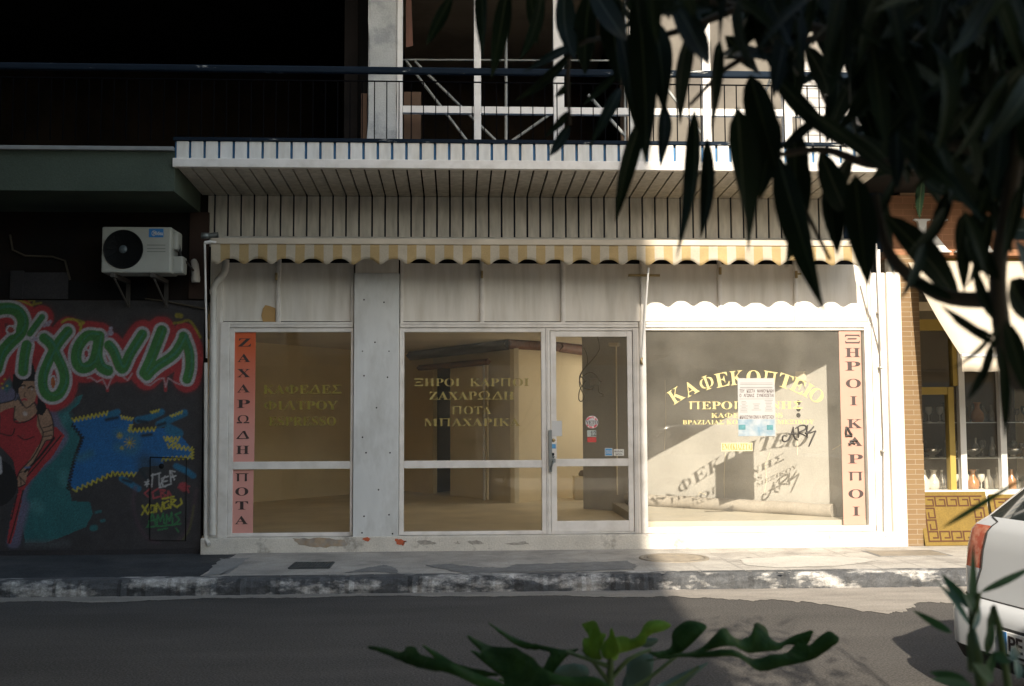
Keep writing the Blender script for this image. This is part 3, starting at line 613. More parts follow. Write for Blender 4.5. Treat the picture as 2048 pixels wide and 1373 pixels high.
mb = MB(); tpx(mb, 'ΕΝΟΙΚΙΑΖΕΤΑΙ', 1444, 887.5, 1504, 900.5, .0085, depth=.001); mb.pieces('lettering', M['yellowink'], t)
# door stickers
q = W(1183, 845, .01); t = thing('round_sticker', 'round red and white sticker on the door glass above the number twelve sticker', 'sticker', q)
mb = MB(); mb.lathe([(0, .002), (.070, .002), (.071, 0)], W(1183.5, 845, .012), 32, ax='y'); mb.build('disc', M['paper'], t)
mb = MB(); mb.lathe([(.045, .001), (.066, .001)], W(1183.5, 845, .0098), 32, ax='y'); mb.build('ring', pm('red_print', (.62, .12, .14), .6, .1, 20, (.8, .76, .72), .9, 42, .04), t)
mb = MB(); card(mb, 1171.5, 841, 1196, 849.5, .0095, .001); mb.build('band', M['paper'], t)
mb = MB(); tpx(mb, 'VETO', 1172, 841.5, 1195.5, 849, .0080, depth=.001); mb.pieces('lettering', M['ink'], t)
t = thing('number_sticker', 'small sticker with a black twelve over a red band on the door glass', 'sticker', W(1183, 873, .01))
mb = MB(); card(mb, 1174.5, 861, 1192.5, 874, .011, .002); mb.build('sheet', pm('grey_green_paper', (.42, .46, .42), .6, .04, 6), t)
mb = MB(); card(mb, 1174.5, 875, 1192.5, 885, .011, .002); mb.build('band', M['redink'], t)
mb = MB(); tpx(mb, '12', 1181, 863, 1192, 872.5, .0085, depth=.001); mb.pieces('lettering', M['ink'], t)
t = thing('card_sticker', 'small blue square payment sticker low on the door glass', 'sticker', W(1217, 904, .01))
mb = MB(); card(mb, 1209.5, 896.5, 1225, 912.5, .011, .002); mb.build('border', M['paper'], t)
mb = MB(); card(mb, 1210.8, 897.8, 1223.7, 911.2, .0088, .001); mb.build('field', M['blueink'], t)
mb = MB(); tpx(mb, 'AMERICAN', 1211.5, 901, 1223, 904, .0076, depth=.0008, bold=False); tpx(mb, 'EXPRESS', 1211.5, 905, 1223, 908, .0076, depth=.0008, bold=False); mb.pieces('lettering', M['paper'], t)
t = thing('welcome_sticker', 'small white sticker with two lines of script beside the blue square one', 'sticker', W(1238, 904, .01))
mb = MB(); card(mb, 1227.5, 899, 1248, 912, .011, .002); mb.build('sheet', pm('pale_film', (.60, .60, .55), .6, .04, 6), t)
mb = MB(); tpx(mb, 'Καλώς', 1229, 901, 1246, 905.5, .0085, depth=.001, bold=False); tpx(mb, 'ήρθατε', 1231, 907, 1245, 911, .0085, depth=.001, bold=False); mb.pieces('lettering', M['ink'], t)
t = thing('paper_note', 'blank white paper taped over the door edge beside the lock', 'note', W(1112, 857, -.02))
mb = MB(); card(mb, 1104, 842, 1124, 873, -.014, .003); mb.build('sheet', M['paper'], t)
t = thing('cardboard_piece', 'torn brown cardboard stuck on the lower corner of a white panel', 'cardboard', W(538, 630, .018))
mb = MB(); mb.prism([(W(a, b, .018).x, W(a, b, .018).z) for a, b in ((526,644),(523,632),(526,618),(531,611),(541,613),(551,617),(551,644))], .010, .018); mb.build('torn_card', M['cardboard'], t)

#------------------------------------------------------------------ inside the shop
ZF = EYE.z-1.19; ZPL = EYE.z-1.08; ZC = EYE.z+1.24
Rm = thing('shop_interior', 'bare cream painted rooms behind the shop windows, with a sliding door and fallen plaster', 'room', (0, 3, ZF))
def wall(name, pts, z0, z1, mat, th=.08):
    mb = MB()
    for (x0, y0), (x1, y1) in zip(pts[:-1], pts[1:]):
        d = Vector((x1-x0, y1-y0)); nrm = Vector((-d.y, d.x)).normalized()*th
        if nrm.y < 0: nrm = -nrm
        mb.add([(x0, y0, z0), (x1, y1, z0), (x1+nrm.x, y1+nrm.y, z0), (x0+nrm.x, y0+nrm.y, z0), (x0, y0, z1), (x1, y1, z1), (x1+nrm.x, y1+nrm.y, z1), (x0+nrm.x, y0+nrm.y, z1)],
               [(0,3,2,1),(4,5,6,7),(0,1,5,4),(1,2,6,5),(2,3,7,6),(3,0,4,7)])
    return mb.build(name, mat, Rm)
mb = MB(); mb.box(XL-5.5, XR+2.6, .07, 12, ZF-.1, ZF); mb.build('floor', M['floor'], Rm)
mb = MB()                                         # openings added in ceiling and storey floor, letting sunlight into the rooms
HX0, HX1, HY0, HY1 = 2.2, 5.6, .3, 3.1
def holed(mb, x0, x1, y0, y1, z0, z1, hy0, hy1):
    mb.box(x0, HX0, y0, y1, z0, z1); mb.box(HX1, x1, y0, y1, z0, z1); mb.box(HX0, HX1, y0, hy0, z0, z1); mb.box(HX0, HX1, hy1, y1, z0, z1)
mb.box(XL-5.5, HX0, .22, 12, ZC, ZC+.1); mb.box(HX0, XR+2.6, .22, 2.7, ZC, ZC+.1); mb.build('ceiling', M['ceiling'], Rm)
for bx_ in ((XL-5.6, XL-5.5, .3, 12), (XR+2.6, XR+2.7, .3, 12), (XL-5.6, XR+2.7, 12, 12.1)):
    mb = MB(); mb.box(*bx_, ZF, ZC); mb.build('outer_wall', M['cream'], Rm)
wall('back_wall', [(-7.2, -.4+.6), (-3.14, 5.0), (-.87, 8.09)], ZF, ZC+.02, M['tanwall'])
corner = (.853, 4.57); lend = (-.417, 6.8); rend = (2.3, 6.25)
def along(a, b, s): return (a[0]+(b[0]-a[0])*s, a[1]+(b[1]-a[1])*s)
def s_for_px(a, b, px, z):
    lo, hi = 0., 1.6
    for _ in range(40):
        m = (lo+hi)/2; x, y = along(a, b, m); p = proj(x, y, z)[0]
        if (p > px) == (proj(*a, z)[0] > px): lo = m
        else: hi = m
    return lo
sa, sb = s_for_px(corner, lend, 909, 1.5), s_for_px(corner, lend, 866, 1.5)
wall('partition', [corner, along(corner, lend, sa)], ZF, ZC, M['creamdark'])
ztop = EYE.z+(845-733)*17.8/2200
wall('partition', [along(corner, lend, sa), along(corner, lend, sb)], ztop, ZC, M['creamdark'])
wall('partition', [along(corner, lend, sb), along(corner, lend, 1.6)], ZF, ZC, M['tanwall'])
wall('side_partition', [corner, rend], ZF, ZC, M['cream'])
wall('bounce_wall', [rend, (4.9, 3.5), (8.9, 3.5)], ZF, 4.3, pm('bounce_white', (.85, .83, .78), .85, .06, 1.5))  # wall added at the open back, bounces sunlight into the shop rooms
wall('bounce_wall', [rend, (4.9, 3.5), (8.9, 3.5)], 4.304, 9.5, pm('bounce_wall_top', (.20, .185, .16), .9, .2, .9, (.12, .11, .10), .8, .7, .1))
a = along(corner, lend, sa); b = along(corner, lend, sb); bk = Vector((lend[1]-corner[1], corner[0]-lend[0])).normalized()*1.2
mb = MB(); P = [(a[0]+bk.x*.2, a[1]+bk.y*.2), (a[0]+bk.x, a[1]+bk.y), (b[0]+bk.x-.5, b[1]+bk.y+.6), (b[0]-.05, b[1]+.1)]
mb.add([(*p, ZF) for p in P]+[(*p, ztop+.1) for p in P], [(0,1,5,4),(1,2,6,5),(2,3,7,6),(4,5,6,7)]); mb.build('back_room', M['doorway'], Rm)
# sliding door, rail, beams
s1, s2 = s_for_px(corner, lend, 908, 1.5), s_for_px(corner, lend, 982, 1.5)
def off(p, d=.05): v = Vector((lend[0]-corner[0], lend[1]-corner[1])).normalized(); return (p[0]-v.y*d, p[1]+v.x*d) if (v.x*d) < 0 else (p[0]+v.y*d, p[1]-v.x*d)
wall('sliding_door', [off(along(corner, lend, s1), .07), off(along(corner, lend, s2), .07)], ZF+.01, ztop-.02, M['cream'], .03)
sp_ = s_for_px(corner, lend, 979, 1.5); q = off(along(corner, lend, sp_), .1); mb = MB(); mb.tube([(*q, ZF), (*q, ztop)], .02, 8); mb.build('door_edge', M['panel'], Rm)
pA, pB = off(along(corner, lend, s_for_px(corner, lend, 850, 1.5)), .12), off(along(corner, lend, s_for_px(corner, lend, 991, 1.5)), .12)
mb = MB(); mb.tube([(*pA, ztop+.03), (*pB, ztop+.03)], .05, 4); mb.build('door_rail', M['redbrown'], Rm)
pA, pB = off(along(corner, lend, 1.25), .1), off(corner, .1)
mb = MB(); mb.tube([(*pA, ZC-.07), (*pB, ZC-.07)], .085, 4); mb.build('beam', M['blackbeam'], Rm)
mb = MB(); mb.tube([(*pB, ZC-.06), (corner[0]+.72, corner[1]+.63-.1, ZC-.06)], .08, 4); mb.tube([(corner[0]+.73, corner[1]+.55, ZC-.06), (rend[0], rend[1]-.2, ZC-.09)], .09, 4); mb.build('beam', M['redbrown'], Rm)
# slanted plaster wall behind the right window
SWa, SWb = (1.736, 3.315), (4.75, -.067+.1)
def sw(px, py): # point on the slanted wall through a pixel
    d = Vector((SWb[0]-SWa[0], SWb[1]-SWa[1])); nrm = Vector((d.y, -d.x, 0)); v = ray(px, py); k = (Vector((SWa[0], SWa[1], 0))-EYE).dot(nrm)/v.dot(nrm); return EYE+v*k, Vector((nrm.x, nrm.y, 0)).normalized()
wall('plaster_wall', [SWa, SWb], ZF, ZC+.02, M['plaster'], .1)
mb = MB(); mb.add([(SWa[0]+.75, 2.45, 0), (2.05, .08, 0), (4.62, .08, 0)][0:0], [])
P = [(2.03, .08), (4.62, .08), (SWa[0]+.35, SWa[1]-.38)]
mb.add([(*p, ZF) for p in P]+[(*p, ZPL) for p in P], [(0,2,1),(3,4,5),(0,1,4,3),(1,2,5,4),(2,0,3,5)]); mb.build('display_platform', pm('platform', (.46, .43, .37), .7, .08, 3, (.52, .45, .33), .5, 3, .2), Rm)
nsgn = -1
def on_wall(px, py, d):
    q, nn = sw(px, py)
    if nn.y > 0: nn = -nn
    return q+nn*d, nn
mb = MB()
for py in (806, 819, 831):
    q, nn = on_wall(1597, py, .003); a = nn.cross(Vector((0, 0, 1))).normalized(); k = 18
    mb.cut(); mb.add([q+a*math.cos(6.283*i/k)*.028+Vector((0, 0, 1))*math.sin(6.283*i/k)*.028 for i in range(k)]+[q-nn*.03+a*math.cos(6.283*i/k)*.028+Vector((0, 0, 1))*math.sin(6.283*i/k)*.028 for i in range(k)], [list(range(k))]+[(i, (i+1) % k, k+(i+1) % k, k+i) for i in range(k)])
mb.pieces('socket_hole', M['acblack'], Rm)
q, nn = on_wall(1603, 752, .0); a = nn.cross(Vector((0, 0, 1))).normalized()
mb = MB(); B = [q+a*sx+nn*sn+Vector((0, 0, sz)) for sx in (-.06, .05) for sn in (0, .05) for sz in (-.06, .05)]; mb.add(B, [(0,1,3,2),(4,6,7,5),(0,4,5,1),(2,3,7,6),(0,2,6,4),(1,5,7,3)])
q2 = on_wall(1610, 765, .02)[0]; mb.tube([q+nn*.03, q2, on_wall(1611, 775, .01)[0]], .006, 6); mb.build('switch_box', M['creamdark'], Rm)
mb = MB()
for pts in ([(1330,760),(1332,830),(1329,900)], [(1450,1010),(1448,960),(1451,905)], [(1540,905),(1531,930),(1533,960),(1529,985)], [(1594,880),(1595,910)], [(1390,1000),(1400,985),(1412,990)], [(1665,900),(1690,885)]):
    mb.cut(); mb.tube([on_wall(x, y, .001)[0] for x, y in pts], .0045, 5)
mb.pieces('crack', M['creamdark'], Rm)
# rolled carpet lying along the wall
t = thing('rolled_tube', 'long grey rolled tube lying on the floor against the plaster wall', 'tube', (3.2, 1.3, ZPL))
pa = on_wall(1270, 990, .16)[0]; pb = on_wall(1676, 1040, .10)[0]; pa.z = ZPL+.075; pb.z = ZPL+.07
mb = MB(); mb.tube([pa.lerp(pb, i/12)+Vector((0, 0, .006*math.sin(i*2.1))) for i in range(13)], [.075+.003*math.sin(i*1.7) for i in range(13)], 18); mb.build('carpet_roll', pm('grey_carpet', (.34, .31, .27), .9, .12, 8, fine=.1), t)
# cables hanging on the wall seen through the door
t = thing('cable_bundle', 'tangle of loose grey cables hanging on the wall behind the door', 'cable', on_wall(1185, 750, .05)[0])
mb = MB(); cq = lambda x, y: (1000+x/4.29, 640+y/4.29)
for pts in ([(860,150),(880,230),(850,290),(780,380),(720,460),(700,540),(720,600),(740,660),(720,700),(700,680),(710,600),(760,520)], [(740,240),(770,310),(765,380),(720,440),(700,500),(715,570),(760,590),(820,600)], [(730,480),(790,450),(850,480),(870,520),(890,530)], [(860,560),(870,620),(900,640),(895,660)], [(700,480),(740,520),(740,580),(780,600),(830,580)]):
    P = []
    for x, y in pts: P.append(on_wall(*cq(x, y), .03+rng.uniform(0, .03))[0])
    Q = []
    for i in range(len(P)-1):
        p0, p1, p2, p3 = P[max(i-1, 0)], P[i], P[i+1], P[min(i+2, len(P)-1)]
        for k in range(4): s = k/4; Q.append(.5*((2*p1)+(p2-p0)*s+(2*p0-5*p1+4*p2-p3)*s*s+(3*p1-p0-3*p2+p3)*s**3))
    mb.cut(); mb.tube(Q+[P[-1]], .0075, 6)
mb.pieces('cable', pm('grey_cable', (.20, .18, .14), .7, .1, 8), t)
q, nn = on_wall(1192, 765, .04); mb = MB(); mb.box(q.x-.07, q.x+.07, q.y-.03, q.y+.03, q.z-.04, q.z+.05, b=.01); mb.build('junction_box', pm('grey_box', (.25, .22, .17), .7, .1, 8), t)
mb = MB(); mb.tube([on_wall(1236, 690, .04)[0], on_wall(1238, 990, .04)[0]], .012, 8); mb.tube([on_wall(1222, 690, .03)[0], on_wall(1240, 690, .03)[0]], .03, 6); mb.build('wall_pipe', M['creamdark'], Rm)
# low bench box by the door
q = WZ(1165, 1000, ZF); t = thing('low_counter', 'low cream box shelf standing on the floor behind the door', 'counter', (q.x, q.y, ZF))
mb = MB(); mb.box(q.x-.12, q.x+.22, q.y-.02, q.y+.30, ZF, ZF+.36, b=.006); mb.build('cabinet', M['cream'], t)
mb = MB(); mb.box(q.x+.222, q.x+.40, q.y-.02, q.y+.30, ZF+.30, ZF+.36); mb.build('shelf', M['cream'], t)
mb = MB(); mb.lathe([(.0, .10), (.10, .08), (.13, .03), (.12, 0), (0, 0)], (q.x+.08, q.y+.1, ZF+.362), 14); t2 = thing('cloth_heap', 'crumpled grey cloth heap on the low cream box', 'cloth', (q.x+.08, q.y+.1, ZF+.362)); mb.build('folded_cloth', pm('grey_cloth', (.30, .26, .22), .9, .2, 12), t2)
t3 = thing('dark_bag', 'dark crumpled bag on the floor beside the low cream box', 'bag', (q.x+.5, q.y+.1, ZF))
bm = bmesh.new(); bmesh.ops.create_icosphere(bm, subdivisions=3, radius=.5)
for v in bm.verts:
    k = 1+.12*math.sin(v.co.x*9+2)+.10*math.sin(v.co.y*11+v.co.z*7); v.co = Vector((q.x+.48+v.co.x*.34*k, q.y+.0+v.co.y*.3*k, ZF+max(0, .10+v.co.z*.24*k)))
mb = MB(); mb.bm(bm, 0, True); mb.build('sack', pm('dark_bag_skin', (.10, .095, .09), .6, .2, 9), t3)

#================================================================== UPPER FLOOR
ZU = 4.16; ZUC = 7.05
up = thing('upper_floor', 'gutted upper storey with white window bars, bare concrete column and dark rooms', 'building', (0, 0, ZU))
mb = MB(); mb.box(-11, HX0, CY+.06, 7, ZU-.12, ZU-.04); mb.box(HX0, 9, CY+.06, HY0, ZU-.12, ZU-.04); mb.box(HX1, 9, HY0, 3.1, ZU-.12, ZU-.04); mb.build('floor_slab', M['recess'], up)  # gap left on the right so sunlight reaches the rooms below
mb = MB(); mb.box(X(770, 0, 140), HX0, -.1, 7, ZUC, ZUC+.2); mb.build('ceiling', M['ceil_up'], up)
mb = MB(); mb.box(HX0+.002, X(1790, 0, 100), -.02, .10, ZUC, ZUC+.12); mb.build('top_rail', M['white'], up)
mb = MB(); mb.box(-11, X(770, 0, 140)-.002, -.1, 7, ZUC, ZUC+.2); mb.build('ceiling', M['recess'], up)  # left part coloured near black in place of shade
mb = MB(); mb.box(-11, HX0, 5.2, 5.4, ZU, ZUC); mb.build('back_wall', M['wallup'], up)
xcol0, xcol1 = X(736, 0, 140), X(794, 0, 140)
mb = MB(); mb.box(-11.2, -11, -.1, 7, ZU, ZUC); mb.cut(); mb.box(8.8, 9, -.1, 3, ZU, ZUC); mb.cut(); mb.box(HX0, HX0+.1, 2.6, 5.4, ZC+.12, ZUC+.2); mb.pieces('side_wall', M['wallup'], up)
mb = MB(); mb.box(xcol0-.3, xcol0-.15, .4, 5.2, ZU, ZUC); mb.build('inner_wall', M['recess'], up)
bm = bmesh.new(); bmesh.ops.create_cube(bm, size=1); bmesh.ops.subdivide_edges(bm, edges=bm.edges[:], cuts=12, use_grid_fill=True)
for v in bm.verts:
    edge_ = abs(v.co.x) > .49 and abs(v.co.y) > .49
    v.co = Vector(((xcol0+xcol1)/2+v.co.x*(xcol1-xcol0), .18+v.co.y*.36, (ZU-.04+ZUC)/2+v.co.z*(ZUC-ZU+.04)))
    if edge_: v.co += Vector((rng.normal()*.008, rng.normal()*.008, 0))
mb = MB(); mb.bm(bm); mb.build('column', M['concrete'], up)
mb = MB()
for a, b in ((794.5, 805), (948, 962), (1107, 1128), (1259, 1276), (1405, 1421), (1565, 1582), (1737, 1757)):
    x0, x1 = X(a, 0, 180), X(b, 0, 180); mb.cut(); mb.box(x0, x1, -.02, .07, ZU-.04, ZUC, b=.004)
xs_ = [805, 948, 962, 1107, 1128, 1259, 1276, 1405, 1421, 1565, 1582, 1737]
for k in range(0, 12, 2): mb.cut(); mb.box(X(xs_[k], 0, 220)+.002, X(xs_[k+1], 0, 220)-.002, -.01, .06, Z(227.5, 0, 950), Z(213.5, 0, 950), b=.004)
mb.pieces('window_bar', M['white'], up)
mb = MB(); DY = 1.1
def bar(p, q, r=.018, Y=DY): mb.cut(); mb.tube([W(*p, Y), W(*q, Y)], r, 6)
bar((812, 122), (940, 290)); bar((830, 124), (1000, 290)); bar((1020, 285), (1110, 222)); bar((1176, 190), (1250, 272), .022); bar((1012, -40), (1012, 290), .02); bar((805, 120), (1310, 122), .012); bar((1250, -30), (1250, 290), .015); bar((1290, 122), (1420, 290)); bar((1480, 290), (1560, 120))
mb.pieces('brace', pm('grey_steel', (.30, .31, .30), .5, .15, 8), up)
mb = MB(); a = W(808, 60, .5); mb.add([W(812, -30, .6), W(822, -30, .6), W(826, 92, .6), W(812, 95, .6), W(812, -30, .65), W(822, -30, .65), W(826, 92, .65), W(812, 95, .65)], [(0,1,2,3),(4,7,6,5),(0,4,5,1),(1,5,6,2),(2,6,7,3),(3,7,4,0)]); mb.build('loose_board', M['redbrown'], up)
mb = MB(); mb.box(X(808, .3, 200), X(842, .3, 200), .32, .36, ZU, Z(185, .3)); mb.cut(); mb.box(X(722, .2, 250), X(734, .2, 250), .2, .23, ZU, Z(190, .2)); mb.pieces('timber_board', M['brown'], up)
# grey slatted screens in the sunlit right bays
mb = MB()
for (a, b, y0, y1, Y) in ((1610, 1735, 95, 285, .55),):
    x0, x1 = X(a, Y, 190), X(b, Y, 190); z0, z1 = ZU, Z(y0, Y); n = 14; mb.cut()
    for k in range(n):
        za = z0+(z1-z0)*k/n; zb = z0+(z1-z0)*(k+.86)/n; mb.box(x0, x1, Y+.35*(k/n), Y+.35*(k/n)+.03, za, zb)
mb.pieces('slatted_screen', pm('grey_screen', (.38, .37, .36), .7, .12, 4), up)
# unseen balcony above, added to cut skylight; upper storeys behind it
mb = MB(); mb.box(-14, HX0-.5, CY, .3, ZUC+.204, ZUC+.42); mb.build('unseen_shade_balcony', M['slab'], up)
mb = MB(); mb.box(-14, HX0, .0, 7, ZUC+.424, 15); mb.build('upper_wall', M['facade_opp'], up)
# balcony railing
RY = CY+.02
rail = thing('balcony_railing', 'balcony railing with a chipped blue handrail and thin dark balusters', 'railing', (0, RY, ZFT))
mb = MB(); zr = Z(141, RY, 700); mb.box(-9, X(1765, RY, 140), RY-.03, RY+.03, zr-.034, zr+.034, b=.015); mb.build('handrail', M['bluerail'], rail)
mb = MB(); zm = Z(163, RY, 760); mb.box(-9, X(1765, RY, 160), RY-.006, RY+.006, zm-.006, zm+.006); mb.build('middle_rail', M['darkmetal'], rail)
bp_ = X(800, RY, 220)-X(800-24.5, RY, 220); x0 = X(749, RY, 220); base = MB(); base.box(x0-.005, x0+.005, RY-.005, RY+.005, ZFT-.03, zm)
b0 = base.build('baluster', M['darkmetal'], rail)
k0 = int((x0+6.2)/bp_)
for k in range(-k0, 56):
    if k == 0 or k+k0 > 98: continue
    c = b0.copy(); COL.objects.link(c); c.parent = rail; c.matrix_parent_inverse = b0.matrix_parent_inverse.copy(); c.location = (k*bp_, 0, 0)

#================================================================== LEFT BUILDING
XE = X(405)
left = thing('mural_building', 'dark shabby building with spray painted mural wall and overhanging grey green balcony', 'building', (-3, 0, 0))
LY = CY+.02; zs1 = Z(302, LY, 200); zs0 = Z(382, LY, 200); zl = Z(294, LY, 200)
xe = X(349, LY, 340)
mb = MB(); mb.prism([(-14, zs0), (xe, zs0), (xe, zs1), (-14, zs1)], LY, .0); mb.build('balcony_slab', M['slab'], left)
mb = MB(); mb.box(-14, xe-.004, LY-.04, LY+.3, zs1, zl, b=.006); mb.build('balcony_ledge', M['ledge'], left)
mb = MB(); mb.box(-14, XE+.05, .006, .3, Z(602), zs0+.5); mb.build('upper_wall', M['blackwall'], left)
mb = MB(); mb.box(X(120), X(288), -.004, .02, Z(600), Z(566)); mb.build('vent_opening', M['void'], left)  # flat near-black sheet stands in for an unlit opening
mb = MB(); mb.box(X(14), X(40), -.03, .01, Z(600), Z(545)); mb.cut(); mb.box(X(40), X(130), -.02, .01, Z(600), Z(548)); mb.pieces('shutter_box', M['darkwall'], left)
mb = MB(); mb.tube([W(20, 470, -.02), W(25, 500, -.03), W(50, 512, -.02), W(105, 514, -.03), W(130, 522, -.02), W(140, 560, -.02)], .012, 6); mb.cut(); mb.tube([W(290, 598, -.03), W(330, 603, -.02), W(410, 618, -.03)], .010, 6); mb.pieces('wall_cable', pm('old_cable', (.05, .04, .025), .7, .2, 9), left)
mb = MB(); mb.box(X(374), XE+.04, -.03, .006, Z(600), zs0); mb.build('timber_strip', pm('brown_timber', (.025, .010, .005), .8, .2, 6), left)
t = thing('vent_pipe', 'short grey vent pipe stub beside the white awning rod', 'pipe', W(391, 545, -.1))
mb = MB(); mb.tube([W(388, 524, -.02), W(390, 530, -.09), W(391, 545, -.1), W(391.5, 565, -.1)], [.035, .04, .044, .044], 16); mb.tube([W(391.3, 553, -.1), W(391.5, 562, -.1)], .048, 16); mb.build('pipe_stub', M['pipe'], t)
# dark plinth of left wall
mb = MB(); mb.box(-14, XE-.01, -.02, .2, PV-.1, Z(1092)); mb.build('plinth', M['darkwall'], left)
# ---- the painted wall: a fine grid whose vertices carry the paint
gx0, gx1, gz0, gz1, cell = -6.6, XE-.004, Z(1092)+.001, Z(602)-.001, .009
nxg, nzg = int((gx1-gx0)/cell), int((gz1-gz0)/cell)
gxx, gzz = np.meshgrid(np.linspace(gx0, gx1, nxg+1), np.linspace(gz0, gz1, nzg+1))
ppx, ppy = proj(gxx, np.zeros_like(gxx), gzz)
U, V = ppx*2.2136, (ppy-560)*2.2136              # mural drawing units
wob = sum(np.sin(U*.021*k+V*.017*k*s+k)*(2.0/k) for k, s in ((1, 1), (2, -1), (3.3, .7), (5.1, -1.3)))
def seg(a, b, u=None, v=None):
    u = U if u is None else u; v = V if v is None else v
    ax, ay, bx, by = *a, *b; dx, dy = bx-ax, by-ay; L2 = dx*dx+dy*dy+1e-9
    h = np.clip(((u-ax)*dx+(v-ay)*dy)/L2, 0, 1); return np.hypot(u-ax-dx*h, v-ay-dy*h)
def path(pts, smooth=True):
    if smooth and len(pts) > 2:
        P = [np.array(p, float) for p in pts]; Q = []
        for i in range(len(P)-1):
            p0, p1, p2, p3 = P[max(i-1, 0)], P[i], P[i+1], P[min(i+2, len(P)-1)]
            for k in range(4): s = k/4; Q.append(.5*((2*p1)+(p2-p0)*s+(2*p0-5*p1+4*p2-p3)*s*s+(3*p1-p0-3*p2+p3)*s**3))
        pts = Q+[P[-1]]
    d = np.full(U.shape, 1e9)
    for a, b in zip(pts[:-1], pts[1:]): d = np.minimum(d, seg(a, b))
    return d
def inside(pts):
    r = np.zeros(U.shape, bool); n = len(pts); uu, vv = U+wob*.6, V+wob*.6
    for i in range(n):
        (x0, y0), (x1, y1) = pts[i], pts[(i+1) % n]
        if y0 == y1: continue
        c = ((y0 > vv) != (y1 > vv)) & (uu < (x1-x0)*(vv-y0)/(y1-y0)+x0); r ^= c
    return r
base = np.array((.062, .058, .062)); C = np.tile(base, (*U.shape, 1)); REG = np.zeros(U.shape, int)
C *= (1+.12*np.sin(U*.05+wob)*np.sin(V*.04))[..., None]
def paint(mask, col, soft=None, reg=None):
    C[mask] = col
    if reg is not None: REG[mask] = reg
def spray(d, r, col, soft=8, reg=None, a=1.0):
    w = np.clip((r+soft-d)/(2*soft), 0, 1)[..., None]*a; C[:] = C*(1-w)+np.array(col)*w
    if reg is not None: REG[(w[..., 0] > .5)] = reg
TEAL, BLUE, YEL, RED, GRN, WHT = (.02, .13, .14), (.012, .12, .32), (.42, .36, .03), (.34, .030, .035), (.045, .17, .04), (.42, .40, .42)
PUR, SKIN, BLK = (.13, .12, .19), (.34, .20, .13), (.008, .007, .008)
# backgrounds
spray(path([(20,330),(30,400),(20,480),(5,520)]), 26, TEAL, 12, 2)
for pts in ([(330,520),(365,505),(350,545),(300,590),(335,650),(355,700),(325,800),(298,890),(318,980),(400,985),(412,1040),(380,1095),(300,1130),(200,1165),(110,1165),(95,1060),(85,960),(240,770),(285,690),(235,590)],):
    paint(inside(pts), TEAL, reg=2)
spray(path([(425,1030),(445,1025)]), 6, TEAL, 4, 2); spray(path([(410,1100),(420,1098)]), 14, TEAL, 4, 2); spray(path([(450,1068),(460,1066)]), 7, TEAL, 4, 2)
for a, b, r in (((150,1000), (170,1010), 26), ((280,860), (285,900), 18), ((300,600), (270,640), 14)): spray(path([a, b]), r, (.05, .19, .20), 16)
spray(path([(50,1165),(90,1000),(130,880),(230,780),(285,700),(260,650),(240,600),(215,560)]), 16, PUR, 9, 1); spray(path([(0,500),(30,530),(60,500)]), 26, PUR, 9, 1); spray(path([(60,1160),(75,1100),(100,1000)]), 30, PUR, 12, 1)
spray(path([(120,1170),(220,1172),(300,1165)]), 14, (.10, .11, .12), 14)
# blue cloud with zigzag edges
bl = [(320,620),(480,590),(590,612),(582,670),(690,662),(780,650),(800,690),(850,750),(855,790),(722,800),(720,822),(625,830),(600,862),(500,852),(330,935),(300,890),(330,800),(365,700),(318,645)]
paint(inside(bl), BLUE, reg=3)
for pts, r in (([(610,620),(660,610),(715,585)], 15), ([(705,640),(760,615),(815,590)], 17), ([(780,825),(830,850),(855,868)], 14), ([(540,880),(580,905),(612,925)], 14), ([(480,600),(520,585)], 14), ([(750,660),(790,680)], 22)):
    spray(path(pts), r, (.015, .13, .24), 5, 3)
for pts in ([(470,620),(520,610)], [(630,690),(670,685)], [(620,840),(650,880)], [(545,885),(580,895)], [(610,625),(650,630)], [(700,645),(730,635)]): spray(path(pts), 7, (.01, .025, .04), 5)
def zig(a, b, n, amp, col, r=3.2):
    a, b = np.array(a, float), np.array(b, float); d = b-a; nn = np.array((-d[1], d[0]))/np.linalg.norm(d); P = []
    for i in range(2*n+1): P.append(a+d*i/(2*n)+nn*amp*(1 if i % 2 else -1))
    spray(path(P, False), r, col, 1.5, 3)
zig((320,622), (478,590), 9, 9, YEL); zig((535,608), (588,618), 4, 7, YEL); zig((582,640), (570,672), 3, 6, YEL); zig((580,668), (690,660), 6, 9, YEL); zig((325,935), (500,858), 8, 9, YEL); zig((500,858), (602,862), 5, 9, YEL)
zig((725,705), (795,705), 4, 10, YEL); zig((740,735), (850,750), 6, 9, YEL); zig((852,750), (850,790), 3, 6, YEL); zig((850,785), (715,795), 7, 8, YEL); zig((668,588), (705,578), 3, 5, YEL); zig((755,605), (808,585), 4, 5, YEL); zig((735,700), (790,735), 4, 8, YEL)
zig((318,640), (365,700), 5, 7, BLK); zig((365,700), (328,800), 8, 7, BLK); zig((328,800), (300,930), 9, 7, BLK)
for cx, cy, r in ((530,690,14), (575,722,26), (540,745,8)):
    for k in range(5):
        a = k*math.pi/5+.2; spray(seg((cx-r*math.cos(a), cy-r*math.sin(a)), (cx+r*math.cos(a), cy+r*math.sin(a))), 1.8, (.40, .30, .02), 1.5, 3)
spray(path([(520,680),(600,700),(590,760),(520,740)]), 14, (.06, .17, .16), 18, a=.5); spray(path([(350,790),(400,770)]), 14, (.05, .17, .18), 18, a=.6)
